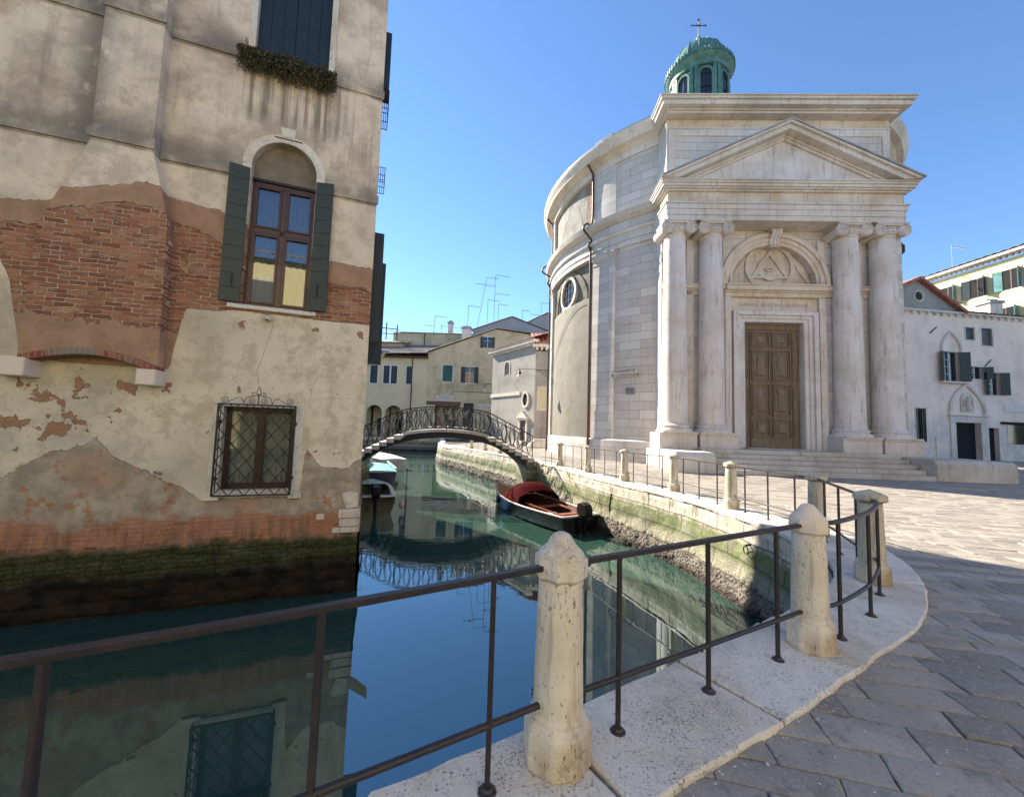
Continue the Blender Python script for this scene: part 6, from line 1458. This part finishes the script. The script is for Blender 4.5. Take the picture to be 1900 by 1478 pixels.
q = MB(); q.box(5.65, 5.85, -.15, 0, .4, 2.3); q.box(6.85, 7.05, -.15, 0, .4, 2.3); q.box(5.5, 7.2, -.25, 0, 2.3, 2.5); q.prism([(5.4, 2.5), (7.3, 2.5), (6.35, 3.2)], -.32, 0); q.build('door_surround', M['stone'], CP, bevel=.01)
MB().box(5.85, 6.85, -.04, .0, .4, 2.3).build('door', M['darkpipe'], CP)
MB().box(5.2, 7.6, -1.2, 0, -.1, .2).box(5.4, 7.4, -.8, 0, .2, .4).build('steps', M['steps'], CP, bevel=.01)
PR = empty('chapel_porch', (2.04, 35.9, 0), 0, 'taller rendered side wing of the chapel with a toothed cornice, hard against the round church', 'house')
body(PR, 0, 6, 0, 7, -.5, 8.6, M['chapel']); cn = MB(); cn.box(-.25, 6, -.35, .3, 8.95, 9.2)
for k in range(12): cn.box(k * .42, k * .42 + .2, -.26, 0, 8.7, 8.95)
cn.build('cornice', M['stone'], PR, bevel=.01); rf = MB(); tile_roof(rf, (-.3, -.4, 9.25), (6, -.4, 9.25), (6, 5, 11.4), (-.3, 5, 11.4), 16, 6); rf.build('roof', M['tilered'], PR)
MB().box(.2, 1.2, -.05, 0, 3.2, 5.4).build('niche_frame', M['stone'], PR); MB().box(.35, 1.05, -.07, -.05, 3.4, 5.2).build('niche', M['cream2'], PR)
PS = empty('stone_steps', (1.6, 32.6, 0), 0, 'short flight of stone steps beside the church, beyond the bridge end', 'steps'); q = MB()
for k in range(4): q.box(-.2 + k * .18, 2.2, k * .35, 2.4, .0, .17 * (k + 1))
q.build('flight', M['steps'], PS, bevel=.015)

# ---- pinkish house on the right of the square
ta = math.atan2(.13, .99)
PZ = empty('pink_house', (36.3, 35, 0), ta, 'long pinkish plastered house with a gothic portal across the square, right of the church', 'house')
holes = [(4.72, 5.66, 10.86, 11.96), (6.45, 7.62, 10.42, 12.0), (4.9, 6.4, 7.3, 8.4), (6.8, 8.2, 5.9, 7.95), (2.15, 3.85, 6.95, 9.6), (3.10, 5.75, -.3, 3.30), (6.7, 7.8, -.3, 2.92), (8.75, 12.2, 1.5, 3.3), (-.9, .1, 1.5, 4.4), (12.6, 13.8, 6., 8.), (12.6, 13.8, 10.5, 12.)]
body(PZ, -9, 22, 0, 9, -.3, 13.1, M['pink'], holes, dep=.4)
for a, b, c, d in holes:
    k = (a, c)
    if c < 0: MB().box(a, b, .36, .42, c, d).build('dark_doorway', M['dark'], PZ); continue
    f = MB(); frame_rect(f, a, b, c, d, .12, -.03, .10); wn2 = f.build('window', M['stone'], PZ); MB().box(a, b, .25, .3, c, d).build('pane', M['glass'], wn2)
    if k in ((4.9, 7.3), (6.8, 5.9), (2.15, 6.95)):
        for sx, q in ((-1, a), (1, b)):
            if k == (4.9, 7.3) and sx < 0: continue
            MB().box(0, (b - a) * .42, -.03, .03, c, d, M=Matrix.Translation((q, -.06, 0)) @ Matrix.Rotation(R(-150 if sx < 0 else -35), 4, 'Z')).build('shutter', M['green'], wn2)
        g = MB(); g.box((a + b) / 2 - .04, (a + b) / 2 + .04, .12, .2, c, d)
        for z in (.25, .5, .75): g.box(a + .1, (a + b) / 2, .14, .18, c + (d - c) * z - .02, c + (d - c) * z + .02)
        g.build('casement', M['white'], wn2)
    if k in ((4.72, 10.86), (6.45, 10.42)): MB().box(a + .05, b - .05, .10, .14, c, d).build('shutter', M['navy'], wn2)
q = MB().box(1.7, 4.3, -.35, .05, 6.75, 6.92); q.build('sill', M['stone'], PZ, bevel=.02)
def ogee(cx, z0, w_, h_, n=12):
    P = [(cx + w_, z0)]
    for i in range(1, n + 1):
        t = i / n; x = w_ * (math.cos(t * math.pi / 2) ** .75) if t < .7 else None
        P.append((cx + w_ * (1 - t ** 2.2) * (1 if t < .75 else 1) * (1 - .25 * max(0, t - .6)), z0 + h_ * (t ** .85)))
    return P + [(2 * cx - x, z) for x, z in P[-2::-1]]
def band(P, w_, cx): return [(cx + (x - cx) * (1 - w_), z - (z - P[0][1]) * w_ * .8) for x, z in P]
for cx, z0, hw, hh, nm in ((3.0, 9.6, 1.12, 1.95, 'gothic_window_head'), (4.43, 3.90, 2.0, 3.0, 'gothic_portal_arch')):
    P = ogee(cx, z0, hw, hh); Q = band(P, .15, cx); q = MB(); q.prism(P + Q[::-1], -.16, .02); q.build(nm, M['stone'], PZ, bevel=.015)
q = MB(); q.box(2.55, 3.10, -.12, .05, -.3, 3.5); q.box(5.75, 6.35, -.12, .05, -.3, 3.5); q.box(2.5, 6.45, -.15, .05, 3.30, 3.86); q.box(2.3, 6.6, -.25, .05, 3.86, 3.98); q.build('portal_frame', M['stone'], PZ, bevel=.02)
q = MB().prism([(3.75, 4.25), (5.1, 4.25)] + arc(4.425, 5.35, .675, 0, math.pi, 12), -.10, .0); rl = q.build('relief_niche', M['stone'], PZ, bevel=.02)
q = MB(); q.lathe([(0, 0), (.26, .05), (.22, .5), (.16, .95), (.05, 1.05)], 12, (4.42, -.12, 4.4)).lathe([(0, 0), (.12, .08), (.12, .2), (0, .28)], 12, (4.42, -.14, 5.42))
for sx in (-1, 1): q.tube([(4.42 + sx * .12, -.14, 5.2), (4.42 + sx * .42, -.14, 5.35), (4.42 + sx * .44, -.14, 4.7)], .06, 6)
q.build('carved_figure', M['stone'], rl, smooth=50)
MB().lathe([(0, 0), (.2, 0), (.14, .2), (.22, .3), (.22, .6), (.08, .8), (.0, .95)], 10, (4.43, -.1, 6.85)).build('finial', M['stone'], PZ)
q = MB(); q.box(8.5, 12.6, -.05, 0, 4.45, 5.1); q.build('painted_sign_panel', M['white'], PZ)
MB().box(8.0, 12.6, -.3, .0, 3.3, 3.5).build('shop_beam', M['dark'], PZ)
g = MB()
for k in range(6): g.bar((-.85 + k * .18, -.04, 1.5), (-.85 + k * .18, -.04, 4.4), .04)
g.build('window_bars', M['iron'], PZ); MB().box(1.0, 1.25, -.08, 0, 0.2, 1.9).build('down_pipe', M['pink'], PZ)
for x, z, a in ((.9, 11.2, 40), (6.6, 8.5, 42)): MB().bar((x, -.06, z), (x + .9 * math.cos(R(a)), -.06, z + .9 * math.sin(R(a))), .07).build('iron_tie', M['iron'], PZ)
cn = MB(); cn.box(-9, 22, -.25, .1, 13.1, 13.28)
for k in range(40): cn.box(-8.8 + k * .78, -8.6 + k * .78, -.2, 0, 12.85, 13.1)
cn.build('cornice', M['stone'], PZ, bevel=.01)
MB().prism([(-6.2, 13.28), (4.2, 13.28), (-.2, 15.9)], .0, 8.).build('gable', M['chapel'], PZ); q = MB()
for s0, s1 in (((-.2, 16.1), (4.6, 13.25)), ((-.2, 16.1), (-6.6, 13.25))): q.bar((s0[0], 3.8, s0[1]), (s1[0], 3.8, s1[1]), 8.4, .25, up=(0, 0, 1))
q.build('gable_roof', M['tilered'], PZ); q = MB().lathe([(0, -.02), (.42, -.02), (.42, .0)], 20, M=Matrix.Translation((-.1, -.02, 14.5)) @ Matrix.Rotation(R(90), 4, 'X')); q.build('oculus', M['dark'], PZ)
q = MB().tube([(-.1 + .48 * math.cos(a), -.03, 14.5 + .48 * math.sin(a)) for a in [i * math.pi / 10 for i in range(20)]], .08, 6, closed=True); q.build('oculus_rim', M['stone'], PZ)
rf = MB(); tile_roof(rf, (3.5, -.4, 13.3), (22, -.4, 13.3), (22, 8, 15.2), (3.5, 8, 15.2), 40, 9); rf.build('roof', M['tile'], PZ)
DR = empty('dormer', (PZ.location.x + 4., PZ.location.y + 2.6, 0), ta, 'orange rendered dormer with a tiled roof behind the white gable', 'dormer')
body(DR, -1.9, 2.6, 0, 4, 13., 15.0, M['ochre'], [(.4, 1.6, 13.5, 14.6)]); f = MB(); frame_rect(f, .4, 1.6, 13.5, 14.6, .14, -.04, .1); wn2 = f.build('window', M['stone'], DR); MB().box(.4, 1.6, .2, .24, 13.5, 14.6).build('pane', M['glass'], wn2)
rf = MB(); tile_roof(rf, (-2.3, -.5, 15.0), (3., -.5, 14.9), (3., 4, 16.0), (-2.3, 4, 16.1), 14, 4); rf.build('roof', M['tile'], DR)
pc = Matrix.Translation(PZ.location) @ Matrix.Rotation(ta, 4, 'Z') @ Vector((9.4, 1.2, 0)); chimney(pc.x, pc.y, 13.2, 15.0, 1.2, 'short white chimney with a flat brick cap on the pink house roof')

# ---- tall yellow house behind, side on to the square
YH = empty('yellow_house', (55.2, 53.5, 0), R(-84.5), 'tall sunlit yellow house with green shutters rising behind the pink house', 'house')
# local x runs towards the camera along the sunny side; wall faces -y
hs = []
body(YH, -.5, 22, 0, 14, 0, 22.6, M['yellow'])
cn = MB(); cn.box(-1.2, 23, -.8, .3, 22.95, 23.25)
for k in range(44): cn.box(-.8 + k * .53, -.62 + k * .53, -.55, 0, 22.7, 22.95)
cn.build('cornice', M['stone'], YH, bevel=.02); rf = MB(); tile_roof(rf, (-1.2, -.9, 23.35), (23, -.9, 23.35), (23, 7, 26), (-1.2, 7, 26), 30, 8); rf.build('roof', M['tile'], YH)
def swin(x, z, w_, h_, mat='teal', half=True):
    f = MB(); frame_rect(f, x - w_ / 2, x + w_ / 2, z, z + h_, .2, -.05, .05); wn2 = f.build('window', M['stone'], YH); MB().box(x - w_ / 2, x + w_ / 2, -.03, .0, z, z + h_).build('pane', M['dark'], wn2)
    MB().box(x - .05, x + .05, -.05, -.02, z, z + h_).build('casement', M['brown'], wn2)
    for sx, an in ((-1, -165), (1, -70)):
        MB().box(0, w_ * .5, -.03, .03, z, z + h_, M=Matrix.Translation((x + sx * w_ / 2, -.06, 0)) @ Matrix.Rotation(R(an), 4, 'Z')).build('shutter', M[mat], wn2)
for x, m_ in ((3.6, 'paleteal'), (6.6, 'navy'), (9.6, 'paleteal'), (13., 'teal')): swin(x, 19.0, 1.5, 2.3, m_)
for x, m_ in ((.9, 'paleteal'), (4., 'navy')): swin(x - .3, 15.6, 1.3, 2.2, m_)
for x, m_ in ((5.8, 'paleteal'), (9.0, 'paleteal'), (13., 'green')): swin(x, 13.6, 1.9, 3.4, m_)
MB().tube([(10.9, -.1, 22.6), (10.9, -.1, 8)], .11, 6).build('downpipe', simple('rust_pipe', (.22, .10, .08), .6, .3, 5), YH, smooth=60)
q = YH.matrix_basis; ym = Matrix.Translation(YH.location) @ Matrix.Rotation(R(-84.5), 4, 'Z'); c_ = ym @ Vector((12.2, 1.5, 0)); t = chimney(c_.x, c_.y, 22.8, 26.0, 1.1, 'chimney with a gabled tile hood on the yellow house, at the right edge', 'tilered')
aerial(50.5, 52, 22.5, 6.5, [(1., 1.6, 1), (.8, 1.6, -1)], 'faint television aerial in the sky above the yellow house, left of two', 0., .5, .03); aerial(53.5, 47.5, 22.5, 6.2, [(1., 1.8, 1)], 'faint television aerial above the yellow house, right of two', 0., .5, .03)

# ---- behind the camera: the house the window panes mirror, and houses added for bounce
KH = empty('facing_house', (0, 0, 0), H_ROT, 'yellow house with a tiled roof on the near side of the canal, behind the photographer', 'house'); KH.location = (HM @ Vector((4.5, 17.5, 0)))[:]
m_ = MB(); m_.box(-9, 12, 0, 9, -.2, 11.); m_.build('wall', M['yellow'], KH)
rf = MB(); tile_roof(rf, (-9.5, -.6, 11.05), (12.5, -.6, 11.05), (12.5, 5, 13.2), (-9.5, 5, 13.2), 60, 10); rf.build('roof', M['tile'], KH)
for x in (-7, -4.2, -1.4, 1.4, 4.2, 7., 9.8):
    for z in (4.3, 7.8): f = MB(); f.box(x - .75, x + .75, -.05, .02, z - .12, z + 1.95); wn2 = f.build('window', M['stone'], KH); MB().box(x - .6, x + .6, -.08, -.05, z, z + 1.8).build('shutter', M['green'], wn2)

for x0, x1, mt, hh, lb in ((9.5, 24., 'pink', 14., 'pale plastered house with tall windows closing the near side of the square'), (24.4, 40., 'cream2', 12.5, 'cream house at the far corner of the near side of the square')):  # two houses added out of view to reflect sun into the shade
    NH = empty('added_bounce_house', ((x0 + x1) / 2, -8.5, 0), R(180) , lb, 'house'); w2 = (x1 - x0) / 2
    hs_ = [(-w2 + 1.6 + k * 2.9, -w2 + 2.7 + k * 2.9, z, z + 2.0) for k in range(int((x1 - x0) / 2.9)) for z in (1.6, 5.2, 8.8)]
    body(NH, -w2, w2, 0, 9, -.2, hh, M[mt], hs_, dep=.25)
    for a, b, c, d in hs_: f = MB(); frame_rect(f, a, b, c, d, .12, -.03, .08); wn2 = f.build('window', M['stone'], NH); MB().box(a, b, .15, .2, c, d).build('shutter', M['green'], wn2)
    rf = MB(); tile_roof(rf, (-w2 - .3, -.5, hh + .05), (w2 + .3, -.5, hh + .05), (w2 + .3, 5, hh + 2), (-w2 - .3, 5, hh + 2), 40, 8); rf.build('roof', M['tile'], NH)
